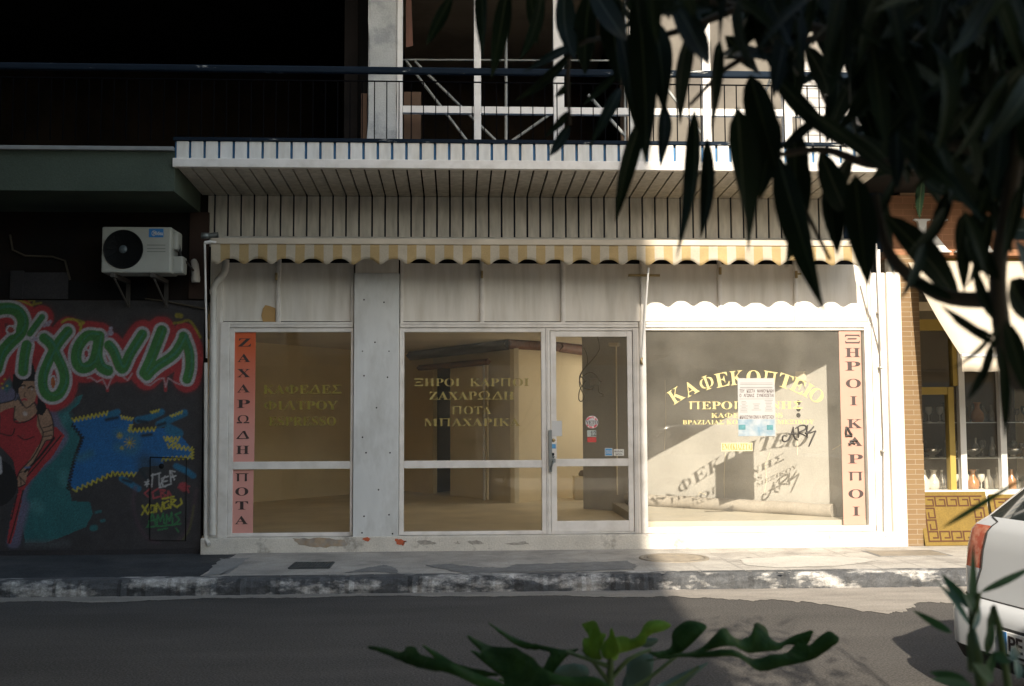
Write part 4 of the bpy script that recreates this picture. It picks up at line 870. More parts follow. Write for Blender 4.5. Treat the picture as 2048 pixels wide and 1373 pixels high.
# big letters: red halo, white outline, green body
LET = [([(-45,150),(10,128),(70,135),(102,180),(90,235),(45,280),(5,330),(-15,395)], 24), ([(-45,150),(-40,300),(-35,420)], 22), ([(118,290),(108,340),(102,405)], 21), ([(186,165),(160,200),(132,238)], 12),
       ([(195,258),(225,285),(250,335),(280,400),(285,455),(262,505),(225,518),(195,490),(190,430),(215,360),(255,285),(300,228)], 20),
       ([(430,250),(385,250),(345,300),(338,360),(365,392),(410,370),(430,310),(440,250),(430,330),(448,385),(478,402)], 22), ([(482,290),(505,320),(540,395),(575,330),(630,242)], 20),
       ([(640,412),(672,340),(716,225)], 22), ([(650,425),(690,385),(770,330),(815,255)], 20), ([(812,250),(838,320),(840,390),(828,440)], 19)]
dL = np.full(U.shape, 1e9)
for p, r in LET: dL = np.minimum(dL, path(p)-r-3)
spray(dL+wob*.9, 46, (.16, .03, .034), 14, 4, a=.6); spray(dL+wob*.9, 39, RED, 6, 4)
for pts in ([(475,440),(476,490)], [(732,440),(733,490)], [(300,470),(290,540)]): spray(path(pts), 7, RED, 3, 4)
spray(dL+wob*.3, 12, WHT, 2, 4)
for p, r in LET:                                 # orange inner edge, offset down left
    d = path([(a-r*.75, b+r*.35) for a, b in p])
    spray(d+wob, 5, (.42, .14, .02), 2, 4, a=.75)
spray(dL, -1, GRN, 2, 4)
for p, r in LET: spray(path([(a+r*.45, b-r*.4) for a, b in p])+wob*.8, 3, (.04, .20, .16), 5, 4, a=.8)
paint(np.hypot((U-235)/15, (V-455)/34) < 1, WHT, reg=4); paint(np.hypot((U-235)/9, (V-455)/26) < 1, (.36, .10, .03), reg=4); paint(np.hypot((U-382)/15, (V-325)/22) < 1, WHT, reg=4); paint(np.hypot((U-382)/8, (V-328)/14) < 1, (.32, .05, .06), reg=4); paint(np.hypot((U-48)/24, (V-222)/22) < 1, WHT, reg=4); paint(np.hypot((U-48)/14, (V-222)/13) < 1, (.30, .06, .05), reg=4)
for pts in ([(388,435),(400,432),(430,452),(455,440),(475,482),(492,440),(502,430)], [(545,430),(565,445),(585,415)], [(640,462),(665,468),(700,440),(725,435),(733,475),(745,435),(775,455),(800,465)]): spray(path(pts, False), 3.5, (.40, .24, .26), 1.5, 4)
for cx, cy, r in ((210,195,12), (222,185,7), (195,205,6), (488,235,13), (470,250,8), (490,215,8), (155,262,10), (140,270,7)): spray(seg((cx, cy), (cx+1, cy)), r, (.34, .30, .38), 3, 4)
for pts, r in (([(70,85),(110,100),(140,112),(165,105),(182,102)], 4), ([(130,92),(150,88),(150,105)], 5), ([(275,188),(300,175),(340,180),(358,200),(355,225)], 5), ([(345,178),(372,190),(350,200)], 4), ([(770,192),(800,188),(835,180),(860,205),(888,255)], 5), ([(785,158),(800,160)], 11)): spray(path(pts), r, (.36, .30, .03), 3)
for cx, cy in ((8,460), (20,440), (12,480), (30,470)): spray(seg((cx, cy), (cx+2, cy)), 4, YEL, 2, 2)
# woman: bust, arms, red dress, hair
paint(inside([(0,548),(60,532),(78,560),(62,625),(130,625),(165,580),(190,640),(250,652),(287,690),(240,772),(140,885),(85,960),(60,800),(0,735)]), RED, reg=1)
paint(inside([(60,535),(80,530),(100,560),(130,560),(150,545),(168,585),(130,622),(85,632),(62,610)]), SKIN, reg=1); paint(inside([(0,548),(60,532),(66,560),(20,575),(0,590)]), SKIN, reg=1)
paint(inside([(165,590),(210,572),(232,620),(235,660),(232,700),(205,712),(188,735),(150,800),(125,850),(112,905),(80,918),(72,890),(90,845),(140,780),(188,700),(165,650)]), SKIN, reg=1)
paint(inside([(78,470),(100,440),(150,438),(166,490),(155,540),(118,568),(98,545),(84,510)]) & (dL > 13), SKIN, reg=1)
paint(inside([(75,950),(105,920),(90,1010),(70,1100),(48,1172),(32,1168),(48,1050)]), RED, reg=1)
paint(inside([(118,360),(140,352),(162,430),(185,500),(208,570),(190,602),(165,598),(166,500),(150,446),(105,446),(84,480),(78,510),(55,480),(58,420),(80,395)]) & (dL > 13), BLK, reg=1)
for pts, r in (([(0,548),(60,532),(70,500)], 2.5), ([(165,590),(175,640),(190,690),(150,780),(90,845),(72,890),(80,918),(112,905)], 2.5), ([(212,572),(232,620),(235,700),(205,712),(190,735),(125,850)], 2.5), ([(66,560),(62,625),(100,632),(150,610),(168,580)], 2.5), ([(0,680),(50,690),(65,660)], 2.5), ([(80,690),(110,708),(150,695)], 2.5),
               ([(240,700),(170,790),(110,850)], 5), ([(270,690),(180,800),(120,870)], 3), ([(190,655),(215,650),(232,640)], 2), ([(192,675),(232,665)], 2), ([(192,695),(230,688)], 2), ([(102,932),(75,1040),(40,1165)], 3), ([(75,955),(50,1060)], 3), ([(84,855),(100,850)], 2), ([(85,870),(112,900)], 2), ([(90,880),(95,915)], 2),
               ([(92,470),(104,466),(112,470)], 3), ([(124,480),(138,472),(150,478)], 3), ([(98,545),(118,568),(150,545)], 2), ([(110,500),(106,515),(114,518)], 1.6)): spray(path(pts), r, BLK, 1.5, 1)
spray(path([(140,484),(143,486)]), 3, WHT, 1.5, 1); spray(path([(100,476),(103,477)]), 2.5, WHT, 1.5, 1); spray(path([(98,533),(108,528),(118,532)]), 4, (.35, .03, .05), 1.5, 1); spray(path([(112,832),(132,830)]), 4, (.08, .14, .30), 2, 1)
spray(seg((110,592), (112,594)), 9, (.50, .42, .38), 4, 1); spray(seg((100,690), (102,692)), 4, (.24, .05, .04), 3, 1)
paint(np.hypot(U+30, V-900) < 108, BLK, reg=1); spray(seg((-6,790), (-2,850)), 12, WHT, 3, 1)
# tags around the meter door
spray(path([(600,920),(590,1000),(615,1090),(660,1150),(700,1165)]), 6, (.13, .07, .10), 9, None, a=.8); spray(path([(870,930),(850,1040),(820,1120),(790,1150)]), 6, (.14, .08, .10), 9, None, a=.8); spray(path([(858,1000),(840,1100),(810,1150)]), 3, (.20, .22, .03), 5, None, a=.6)
spray(path([(640,840),(640,800),(700,830)]), 30, (.03, .05, .06), 22, a=.7)
TAGN = [4]
def tagp(lines, col, r): 
    TAGN[0] += 1
    for pts in lines: spray(path(pts, False), r, col, 1.6, TAGN[0])
tagp([[(642,895),(662,905)], [(655,885),(650,915)], [(642,908),(662,890)], [(672,915),(676,860)], [(668,868),(710,855)], [(704,858),(705,910)], [(745,870),(715,880),(722,915),(755,905)], [(718,896),(740,890)], [(730,870),(705,920),(735,915)], [(758,905),(752,845),(775,850)], [(755,875),(778,868)], [(760,855),(772,885)]], (.44, .44, .44), 3.2)
tagp([[(665,925),(640,945),(655,960)], [(700,925),(675,940),(680,968),(705,960)], [(710,930),(715,968),(735,955),(715,945),(732,932),(710,930)], [(742,968),(745,935),(760,960)], [(800,905),(815,935)], [(820,900),(835,940)], [(790,920),(838,915)]], (.32, .05, .06), 4); spray(seg((808,915), (815,920)), 18, (.30, .04, .05), 6, 6)
tagp([[(630,1000),(655,1038)], [(655,995),(628,1040)], [(668,1000),(660,1030),(682,1030),(685,1000),(668,1000)], [(692,1028),(695,990),(715,1025),(720,985)], [(745,980),(725,990),(728,1015),(750,1008),(745,995)], [(755,1010),(758,970),(778,975),(760,990),(785,1008)], [(785,1005),(805,990),(800,970)], [(720,970),(770,960)]], (.42, .38, .03), 4)
tagp([[(655,1090),(675,1035),(690,1085)], [(660,1068),(690,1062)], [(695,1085),(698,1040),(710,1070),(722,1035),(728,1080)], [(735,1082),(738,1040),(750,1068),(760,1030),(765,1080)], [(800,1030),(775,1040),(795,1062),(772,1085)], [(650,1095),(740,1088),(800,1080)], [(700,1108),(740,1100)], [(780,1100),(790,1115)]], (.03, .17, .06), 4)
if True:
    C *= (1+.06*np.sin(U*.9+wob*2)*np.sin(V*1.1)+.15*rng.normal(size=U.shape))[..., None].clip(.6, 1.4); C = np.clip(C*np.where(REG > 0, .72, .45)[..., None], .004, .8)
mural = attr_mat('wall_paint')
idx = np.arange((nxg+1)*(nzg+1)).reshape(nzg+1, nxg+1)
quads = np.stack([idx[:-1, :-1], idx[:-1, 1:], idx[1:, 1:], idx[1:, :-1]], -1).reshape(-1, 4); freg = REG[:-1, :-1].reshape(-1)
verts = np.stack([gxx, np.zeros_like(gxx), gzz], -1).reshape(-1, 3); cols = np.concatenate([C.reshape(-1, 3), np.ones((C.shape[0]*C.shape[1], 1))], 1)
for rid, nm in ((0, 'wall'), (1, 'painted_woman'), (2, 'painted_mist'), (3, 'painted_cloud'), (4, 'painted_lettering'), (5, 'sprayed_tag'), (6, 'sprayed_tag'), (7, 'sprayed_tag'), (8, 'sprayed_tag')):
    qs = quads[freg == rid]
    if not len(qs): continue
    used, inv = np.unique(qs, return_inverse=True); me = bpy.data.meshes.new(nm); me.from_pydata(verts[used].tolist(), [], inv.reshape(-1, 4).tolist())
    ca = me.color_attributes.new('paint', 'FLOAT_COLOR', 'POINT'); ca.data.foreach_set('color', cols[used].astype(np.float32).ravel()); me.materials.append(mural); link(nm, me, left)
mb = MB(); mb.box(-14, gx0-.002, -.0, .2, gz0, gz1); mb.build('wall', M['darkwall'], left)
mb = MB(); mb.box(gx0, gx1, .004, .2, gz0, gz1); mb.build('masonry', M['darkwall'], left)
mc = lambda x, y: (x/2.2136, 560+y/2.2136)
mb = MB(); pts = [mc(*p) for p in ((665,785), (825,790), (822,1155), (663,1152))]; P = [W(*p, -.004) for p in pts]+[W(*pts[0], -.004)]; mb.tube(P, .005, 4); meter = mb.build('meter_door', M['acblack'], left)
mb = MB(); mb.lathe([(0, .006), (.026, .005), (.028, 0)], W(*mc(715, 825), -.002), 16, ax='y'); mb.build('door_lock', M['acblack'], meter)

# air conditioner
AYf = -.55
q = W(280, 548, AYf+.15); ac = thing('air_conditioner', 'grimy white outdoor air conditioning unit with a black round fan, high on the dark wall', 'air conditioner', (q.x, AYf+.15, q.z))
x0, x1, z0, z1 = X(203, AYf, 500), X(342, AYf, 500), Z(546, AYf, 280), Z(454, AYf, 280)
mb = MB(); mb.box(x0, x1, AYf, AYf+.30, z0, z1, b=.018); mb.build('casing', M['acwhite'], ac)
mb = MB(); fc = W(246.5, 499, AYf); R = (X(287, AYf, 499)-X(206.5, AYf, 499))/2; mb.lathe([(0, .003), (R*.93, .003), (R*.95, .013), (R*.985, .013), (R, .003), (R, -.002)], fc, 48, ax='y'); fan = mb.build('fan_opening', M['acblack'], ac)
mb = MB()
for k in range(1, 11):
    rr = R*.93*k/11; mb.tube([fc+Vector((rr*math.cos(a), -.010, rr*math.sin(a))) for a in np.linspace(0, 6.2832, 41)], .0022, 4, cap=False)
for k in range(12): a = k*math.pi/6; mb.tube([fc+Vector((.04*math.cos(a), -.010, .04*math.sin(a))), fc+Vector((R*.95*math.cos(a), -.010, R*.95*math.sin(a)))], .0025, 4)
mb.build('grille', M['acblack'], fan)
mb = MB(); mb.lathe([(0, .016), (.038, .014), (.042, .006)], fc, 24, ax='y'); mb.build('hub', M['hub'], fan)
mb = MB(); card(mb, 298, 458, 327, 475, AYf-.001, .003); badge = mb.build('badge', M['acblue'], ac)
mb = MB(); tpx(mb, 'Midea', 307, 463, 326, 471, AYf-.004, depth=.002, bold=False); cb = W(306, 467, AYf-.006); mb.tube([cb+Vector((.022*math.cos(a)+.01, 0, .026*math.sin(a))) for a in np.linspace(.9, 5.2, 16)], .0032, 5); mb.pieces('lettering', M['paper'], badge)
mb = MB()
for py in (490, 497, 503): card(mb, 294, py, 331, py+1.4, AYf-.001, .003)
mb.pieces('louvre_line', pm('grey_line', (.16, .17, .16), .6, .1, 8), ac)
mb = MB(); mb.box(x1-.01, x1+.10, AYf+.10, AYf+.28, z0+.01, z0+.19, b=.02); mb.cut(); mb.box(x1-.01, x1+.05, AYf+.08, AYf+.26, z1-.22, z1-.03, b=.02); mb.pieces('valve_cover', M['acwhite'], ac)
mb = MB(); mb.tube([(x1+.03, AYf+.15, z1-.1), (x1+.06, AYf+.16, z0+.2), (x1+.12, AYf+.25, z0+.12), (x1+.14, -.0, z0+.05)], .012, 8); mb.build('hose', M['rubber'], ac)
mb = MB()
for xx in (x0+.12, x1-.18): mb.cut(); mb.box(xx-.02, xx+.02, AYf-.02, .0, z0-.045, z0-.004); mb.box(xx-.02, xx+.02, -.03, .0, z0-.30, z0-.045); mb.tube([(xx, AYf+.05, z0-.05), (xx, -.02, z0-.28)], .012, 6)
mb.pieces('bracket', pm('dark_bracket', (.05, .045, .04), .8, .2, 9), ac)

#================================================================== RIGHT BUILDING
right = thing('tiled_building', 'sunlit gift shop with clay tile pillar, brown brick sign band and shaded display window', 'building', (6, 0, 0))
xp0, xp1 = X(1801), X(1842); zt_ = Z(512, 0, 1830)
mb = MB(); mb.box(xp0, xp1, -.05, .5, PV-.05, zt_); mb.build('pillar', M['tile'], right)
mb = MB(); mb.box(xp0-.06, 14, -.012, .4, zt_+.004, Z(392, 0, 1830)); mb.build('sign_wall', M['signbrick'], right)
mb = MB(); mb.box(X(1795, 0, 100)-.02, 14, .0, .4, Z(392, 0, 1830)+.004, 7.4); mb.build('upper_wall', M['orange'], right)
mb = MB(); mb.box(XR+.22, xp0-.004, .03, .3, Z(545), Z(500)); mb.build('return_wall', M['panel'], right)
mb = MB(); tpx(mb, 'Υ', 1829, 413, 1846, 433, -.016, depth=.02); tpx(mb, 'S', 1997, 413, 2010, 433, -.016, depth=.02); mb.pieces('sign_letter', M['goldpale'], right)
mb = MB(); tpx(mb, 'Κ', 1826, 440, 1898, 506, -.016, depth=.05); tpx(mb, 'Α', 1906, 440, 1985, 506, -.016, depth=.05); mb.pieces('big_letter', M['paper'], right)
wb, wt = Z(983, .25, 1950), Z(560, .25, 1950)
mb = MB(); mb.box(xp1, 14, .1, .5, PV-.05, wb); mb.build('stall_riser', pm('white_riser', (.6, .58, .52), .8, .1, 3), right)
mb = MB(); mb.box(xp1, 14, .2, .5, wt, zt_); mb.build('lintel', M['yframe'], right)
mb = MB(); mb.box(xp1, 14, 2.2, 2.3, PV, zt_); mb.cut(); mb.box(xp1-.02, xp1+.0, .5, 2.3, PV, zt_); mb.cut(); mb.box(xp1, 14, .5, 2.3, zt_, zt_+.1); mb.pieces('room_wall', M['shopdark'], right)
mb = MB()
mb.box(X(1835, .25), X(1908, .25), .20, .28, Z(662, .25, 1870), Z(640, .25, 1870)); mb.box(X(1838, .25), X(1905, .25), .20, .28, Z(790, .25, 1870), Z(775, .25, 1870)); mb.box(X(1894, .25), X(1905, .25), .19, .29, wb, Z(775, .25, 1870)); mb.box(X(1905, .25), X(1917, .25), .19, .29, Z(775, .25), wt)
shw = mb.build('shop_window', M['yframe'], right); shw['label'] = 'display window with yellow frame'
mb = MB()
for a, b in ((1914, 1926), (1994, 2006)): mb.cut(); mb.box(X(a, .25), X(b, .25), .17, .25, wb, wt, b=.004)
mb.cut(); mb.box(xp1, 14, .15, .30, wb-.002, wb+.02); mb.pieces('mullion', M['alu'], shw)
mb = MB(); mb.box(xp1, 9, .24, .246, wb, wt); mb.build('pane', M['glass'], shw)
mb = MB()
for py in (845, 915): mb.cut(); mb.box(X(1842, .6), X(2120, .6), .40, .8, Z(py, .6, 1930)-.01, Z(py, .6, 1930))
mb.cut(); mb.box(X(1842, .6), X(2120, .6), .35, .9, Z(980, .6, 1930)-.01, Z(980, .6, 1930)); mb.pieces('shelf', M['alu'], right)
# second awning
AY2 = -1.25
aw2 = thing('awning', 'plain cream canvas awning sloping out over the gift shop window', 'awning', (X(1950), -.6, Z(620)))
zA, zB = Z(522, -.03, 1830), Z(712, AY2, 1960); xA = X(1815, -.03, 520); xB = 9.5
mb = MB(); n = 24
for i in range(n+1):
    s = i/n; y = -.03+(AY2+.03)*s; z = zA+(zB-zA)*s-.05*math.sin(math.pi*s)
    for k in range(31): x = xA+(xB-xA)*k/30; mb.v.append((x, y, z-.012*math.sin(k*1.7)*math.sin(math.pi*s)))
for i in range(n):
    for k in range(30): mb.f.append([i*31+k, i*31+k+1, (i+1)*31+k+1, (i+1)*31+k]); mb.m.append(0); mb.sm.append(True)
o = mb.build('canopy_cloth', M['canvas'], aw2); sol = o.modifiers.new('solid', 'SOLIDIFY'); sol.thickness = .003
mb = MB(); zv = Z(744, AY2, 1960)
for k in range(121): x = xA+(xB-xA)*k/120; mb.v += [(x, AY2-.012, zB-.01), (x, AY2-.012+.008*math.sin(k*.9), zv+.004*math.sin(k*.8))]
for k in range(120): mb.f.append([2*k, 2*k+2, 2*k+3, 2*k+1]); mb.m.append(0); mb.sm.append(True)
o = mb.build('valance', M['canvas'], aw2); sol = o.modifiers.new('solid', 'SOLIDIFY'); sol.thickness = .003
mb = MB(); mb.tube([(xA, AY2, zB), (xB, AY2, zB)], .022, 12); mb.build('front_bar', M['alu'], aw2)
# key pattern mats leaning below the window
def mat_thing(px0, py0, px1, py1, label, w_px0=None):
    a, b = W(px0, py1, -.12), W(px1, py0, .04); w = X(px1, -.05, 1025)-X(px0, -.05, 1025); h = Z(py0, .05, 1910)-PV-.005
    ox, th = X(px0, -.05, 1025), math.atan2(.16, h)
    t = thing('door_mat', label, 'mat', (ox+w/2, -.1, PV), 'yellow mats leaning under the shop window')
    def L(u, v, d): return (ox+u, -.09+v*math.sin(th)-d*math.cos(th), PV+.004+v*math.cos(th)+d*math.sin(th)*0)
    def slab(mb, u0, u1, v0, v1, d0, d1):
        mb.add([L(u0,v0,d0),L(u1,v0,d0),L(u1,v1,d0),L(u0,v1,d0),L(u0,v0,d1),L(u1,v0,d1),L(u1,v1,d1),L(u0,v1,d1)], [(0,3,2,1),(4,5,6,7),(0,1,5,4),(1,2,6,5),(2,3,7,6),(3,0,4,7)])
    H = h/math.cos(th); mb = MB(); n = 16
    for i in range(n):                           # slightly bowed sheet
        slab(mb, w*i/n, w*(i+1)/n, -.0+.03*((i/n)-.5)*0, H, 0, .012)
    mb.build('backing', M['mat_y'], t)
    kb_ = MB(); c = .026; m = .05; lw = .015; d0, d1 = .0125, .016
    def key(o, du, dv, n):                       # greek key run starting at o, along du, inward dv
        P = []
        for k in range(n):
            b0 = k*5*c
            P += [(b0, 0), (b0, 4*c), (b0+4*c, 4*c), (b0+4*c, 1.4*c), (b0+2*c, 1.4*c), (b0+2*c, 2.6*c)]
            rects = [((b0, 0), (b0, 4*c)), ((b0, 4*c), (b0+4*c, 4*c)), ((b0+4*c, 4*c), (b0+4*c, 1.4*c)), ((b0+4*c, 1.4*c), (b0+2*c, 1.4*c)), ((b0, 0), (b0+5*c, 0))]
            for (p, q), (r, s) in rects:
                u0 = o[0]+du[0]*p+dv[0]*q; v0 = o[1]+du[1]*p+dv[1]*q; u1 = o[0]+du[0]*r+dv[0]*s; v1 = o[1]+du[1]*r+dv[1]*s
                slab(kb_, min(u0, u1)-lw/2, max(u0, u1)+lw/2, min(v0, v1)-lw/2, max(v0, v1)+lw/2, d0, d1+rng.uniform(0, .0006))
    nu = int((w-2*m)/(5*c)); nv = int((H-2*m-6*c)/(5*c))
    key((m, H-m), (1, 0), (0, -1), nu); key((m, m), (1, 0), (0, 1), nu); key((m, H-m-5*c), (0, -1), (1, 0), max(1, nv)); key((w-m, H-m-5*c), (0, -1), (-1, 0), max(1, nv))
    kb_.build('key_border', M['mat_b'], t)
    return t
mat_thing(1845, 984, 1981, 1068, 'yellow mat with a brown Greek key border leaning beside the tiled pillar')
mat_thing(1988, 990, 2115, 1066, 'yellow mat mostly hidden behind the white car')
# glassware in the gift shop window
PRO = {'bottle': [(0, 0), (.045, 0), (.05, .02), (.05, .11), (.02, .16), (.016, .22), (.022, .23), (0, .23)], 'goblet': [(0, 0), (.035, 0), (.034, .006), (.006, .015), (.006, .08), (.035, .11), (.042, .15), (.036, .18), (.034, .18), (.03, .12), (0, .09)],
       'bowl': [(0, 0), (.05, 0), (.03, .02), (.08, .05), (.12, .10), (.115, .10), (.07, .055), (0, .03)], 'carafe': [(0, 0), (.06, 0), (.075, .05), (.07, .10), (.03, .16), (.028, .20), (.045, .23), (.04, .23), (.02, .19), (0, .19)]}
NAME = {'bottle': 'glass bottle', 'goblet': 'stemmed goblet', 'bowl': 'silver bowl', 'carafe': 'round carafe'}
for kind, px, py, mm, lab in (('bottle', 1850, 980, 'bottle', 'cut glass bottle in the shop window, closest to the tiled pillar'), ('carafe', 1868, 980, 'bottle', 'round glass carafe behind the left mat, beside the closest bottle'), ('bottle', 1884, 980, 'silver', 'silvery bottle just left of the yellow upright'), ('goblet', 1911, 980, 'bottle', 'clear goblet between the yellow upright and first aluminium upright'),
        ('goblet', 1932, 980, 'bottle', 'clear goblet just right of the first aluminium upright'), ('carafe', 1946, 980, 'amber', 'amber carafe midway between the two aluminium uprights'), ('goblet', 1963, 980, 'bottle', 'clear goblet right of the amber carafe'), ('bottle', 1978, 980, 'bottle', 'tall clear bottle just left of the second aluminium upright'),
        ('bowl', 1864, 915, 'silver', 'shiny silver bowl on the middle shelf near the pillar'), ('bowl', 1945, 915, 'silver', 'silver bowl on the middle shelf between the aluminium uprights'), ('goblet', 1880, 845, 'bottle', 'small goblet on the top shelf near the yellow frame'), ('goblet', 1858, 845, 'bottle', 'small goblet on the top shelf closest to the pillar'), ('carafe', 1955, 845, 'amber', 'amber carafe on the top shelf between the uprights'), ('bowl', 2026, 915, 'silver', 'silver dish seen right of the second aluminium upright'), ('bottle', 2024, 980, 'amber', 'amber bottle seen right of the second aluminium upright')):
    q = W(px, py, .6); q.z = Z(py, .6, 1930)+.001; mb = MB(); mb.lathe(PRO[kind], q, 20); o = mb.build({'bottle': 'glass_bottle', 'goblet': 'goblet', 'bowl': 'silver_bowl', 'carafe': 'carafe'}[kind], M[mm]); tag(o, lab, kind, 'glass and silver ware in the gift shop window')

M['glassware'] = glass_mat('glassware', tint=(.92, .90, .85), dirt=.22, dcol=(.5, .46, .38), ior=1.75)
seeds = {}
for kind in ('bottle', 'goblet', 'carafe'):
    mb = MB(); mb.lathe(PRO[kind], (0, 0, 0), 14); o = mb.build({'bottle': 'glass_bottle', 'goblet': 'goblet', 'carafe': 'carafe'}[kind], M['glassware']); tag(o, 'small clear glass piece in the crowded back rows of the gift shop shelves', kind, 'crowded clear glass pieces in the gift shop window'); seeds[kind] = [o, False]
for py, zz in ((980, .72), (915, .68), (845, .68)):
    x = X(1846, zz)
    while x < X(2090, zz):
        kind = ('bottle', 'goblet', 'carafe')[rng.integers(3)]; o, used_ = seeds[kind]
        if used_: o = o.copy(); COL.objects.link(o)
        seeds[kind][1] = True; o.location = (x, zz+rng.uniform(-.02, .05), Z(py, .6, 1930)+.001); k_ = rng.uniform(.75, 1.1); o.scale = (k_*.85, k_*.85, k_); x += rng.uniform(.10, .15)

#================================================================== CAR
CX0, CYc = 2.78, -6.55
car = thing('parked_car', 'white hatchback parked at the right edge, its back towards the shop street', 'car', (CX0+2, CYc, 0))
LV = [  # z, rear x, front x, half width
 (.20, .10, 3.95, .78), (.225, .03, 4.02, .82), (.30, .0, 4.06, .845), (.47, .0, 4.06, .855), (.525, .02, 4.05, .855), (.55, .085, 4.03, .85), (.70, .115, 4.0, .85), (.80, .13, 3.95, .85), (.90, .15, 3.85, .835), (.93, .17, 3.6, .82), (.955, .19, 2.95, .79), (.975, .21, 2.88, .765), (1.16, .40, 2.50, .685), (1.33, .60, 2.15, .60), (1.37, .62, 2.05, .58), (1.43, .72, 1.9, .50), (1.455, 1.0, 1.6, .30)]
NT = 72; ring = []
def quarter(xe, sx, xm, hw, rc):                 # from the end's middle round the corner to the side's middle, y > 0
    P = [(xe+sx*.03*(.5*t/6)**2, (hw-rc)*t/6) for t in range(6)]
    P += [(xe+sx*(rc-rc*math.cos(q)+.012), hw-rc+rc*math.sin(q)) for q in (math.pi/2*t/6 for t in range(6))]
    P += [(xe+sx*rc+(xm-xe-sx*rc)*t/6, hw) for t in range(6)]
    return P
for z, xr, xf, hw in LV:
    rc = .20 if z < .56 else .13 if z < 1.0 else .16; rc = min(rc, hw*.6); xm = (xr+xf)/2; row = []
    A = quarter(xr, 1, xm, hw, rc); B = quarter(xf, -1, xm, hw, rc)
    O = [(x, -y) for x, y in A]+[(xm, -hw)]+[(x, -y) for x, y in B[:0:-1]]+[B[0]]+B[1:]+[(xm, hw)]+A[:0:-1]
    NT = len(O)
    for x, y in O: row.append((CX0+x, CYc+y, z))
    ring.append(row)
parts = {k: MB() for k in ('body', 'rear_window', 'side_window', 'windscreen', 'tail_light', 'tail_light ', 'bumper', 'front_bumper', 'lower_bumper', 'side_window ')}
allv = [p for r in ring for p in r]; grp = {k: [] for k in parts}
for i in range(len(LV)-1):
    for k in range(NT):
        f = (i*NT+k, i*NT+(k+1) % NT, (i+1)*NT+(k+1) % NT, (i+1)*NT+k); c = sum((Vector(allv[j]) for j in f), Vector())/4; x, y, z = c.x-CX0, c.y-CYc, c.z
        key = 'body'
        if 11 <= i <= 12:
            if x < .9 and abs(y) < .60: key = 'rear_window'
            elif x > 1.95 and abs(y) < .58: key = 'windscreen'
            elif .85 < x < 2.1 and not 1.42 < x < 1.5: key = 'side_window' if y > 0 else 'side_window '
        if 6 <= i <= 8 and x < .40 and abs(y) > .60: key = 'tail_light' if y > 0 else 'tail_light '
        if i <= 4 and x < .55: key = 'bumper' if i > 1 else 'lower_bumper'
        if i <= 4 and x > 3.6: key = 'front_bumper'
        grp[key].append(f)
for k, fs in grp.items():
    if not fs: continue
    mb = MB(); used = sorted({j for f in fs for j in f}); mpi = {j: n for n, j in enumerate(used)}; mb.add([allv[j] for j in used], [[mpi[j] for j in f] for f in fs], 0, True)
    if k == 'body': mb.add(ring[-1], [list(range(NT))]); mb.add(ring[0], [list(range(NT))[::-1]])
    parts[k] = mb.build(k.strip(), {'body': M['carpaint'], 'bumper': M['carpaint'], 'front_bumper': M['carpaint'], 'lower_bumper': M['rubber'], 'tail_light': M['tail']}.get(k.strip(), M['carglass']), car)
mb = MB(); mb.box(CX0-.006, CX0+.03, CYc-.285, CYc+.285, .315, .455, b=.004); mb.build('plate_recess', M['rubber'], car)
mb = MB(); mb.box(CX0-.012, CX0-.002, CYc-.26, CYc+.26, .33, .44, b=.003); pl_ = mb.build('number_plate', M['plate'], car)
mb = MB(); mb.box(CX0-.0145, CX0-.010, CYc+.215, CYc+.258, .332, .438); mb.build('blue_band', M['acblue'], pl_)
def plate_text(s, ya, yb):
    v, fs = glyphs(s, bold=False); lo, hi = v.min(0), v.max(0); u = (v[:, 0]-lo[0])/(hi[0]-lo[0]); t_ = (v[:, 1]-lo[1])/(hi[1]-lo[1])
    mb = MB(); mb.add(list(zip(CX0-.0122-(v[:, 2]+.5)*.002, ya+(yb-ya)*u, .348+.075*t_)), fs); mb.pieces('lettering', M['ink'], pl_)
plate_text('PE', CYc+.20, CYc+.09)
mb = MB(); rr_ = [Vector(p) for p in ring[5]]; kk = [k for k in range(NT) if rr_[k].x < CX0+.6]; kk.sort(key=lambda k: rr_[k].y); mb.tube([rr_[k]+Vector((-.002, 0, 0)) for k in kk], .005, 5); mb.build('bumper_gap', M['rubber'], car)
for sg in (-1, 1):
    mb = MB(); P = []
    for li in (5, 6, 7, 8, 9, 10, 11): P.append(min((Vector(p) for p in ring[li] if (p[1]-CYc)*sg > 0 and p[0] < CX0+1), key=lambda p: abs(abs(p.y-CYc)-.60))+Vector((-.003, 0, 0)))
    mb.tube(P, .004, 5); mb.build('tailgate_seam', M['rubber'], car)
for wx in (.72, 3.25):
    for s in (-1, 1):
        c = (CX0+wx, CYc+s*.80, .31); mb = MB(); mb.lathe([(.19, -.09), (.30, -.095), (.31, -.06), (.31, .06), (.30, .095), (.19, .09)], c, 30, ax='y'); wh = mb.build('wheel', M['rubber'], car)
        mb = MB(); mb.lathe([(0, -.07), (.19, -.085), (.2, 0), (.19, .085), (0, .07)], c, 24, ax='y'); mb.build('rim', M['rim'], wh)
mb = MB(); mb.tube([(CX0+.32, CYc-.1, 1.18), (CX0+.24, CYc+.35, 1.02)], .008, 6); mb.build('wiper', M['rubber'], car)
car.rotation_euler.z = .14; car.location = (4.78, -6.34, 0)

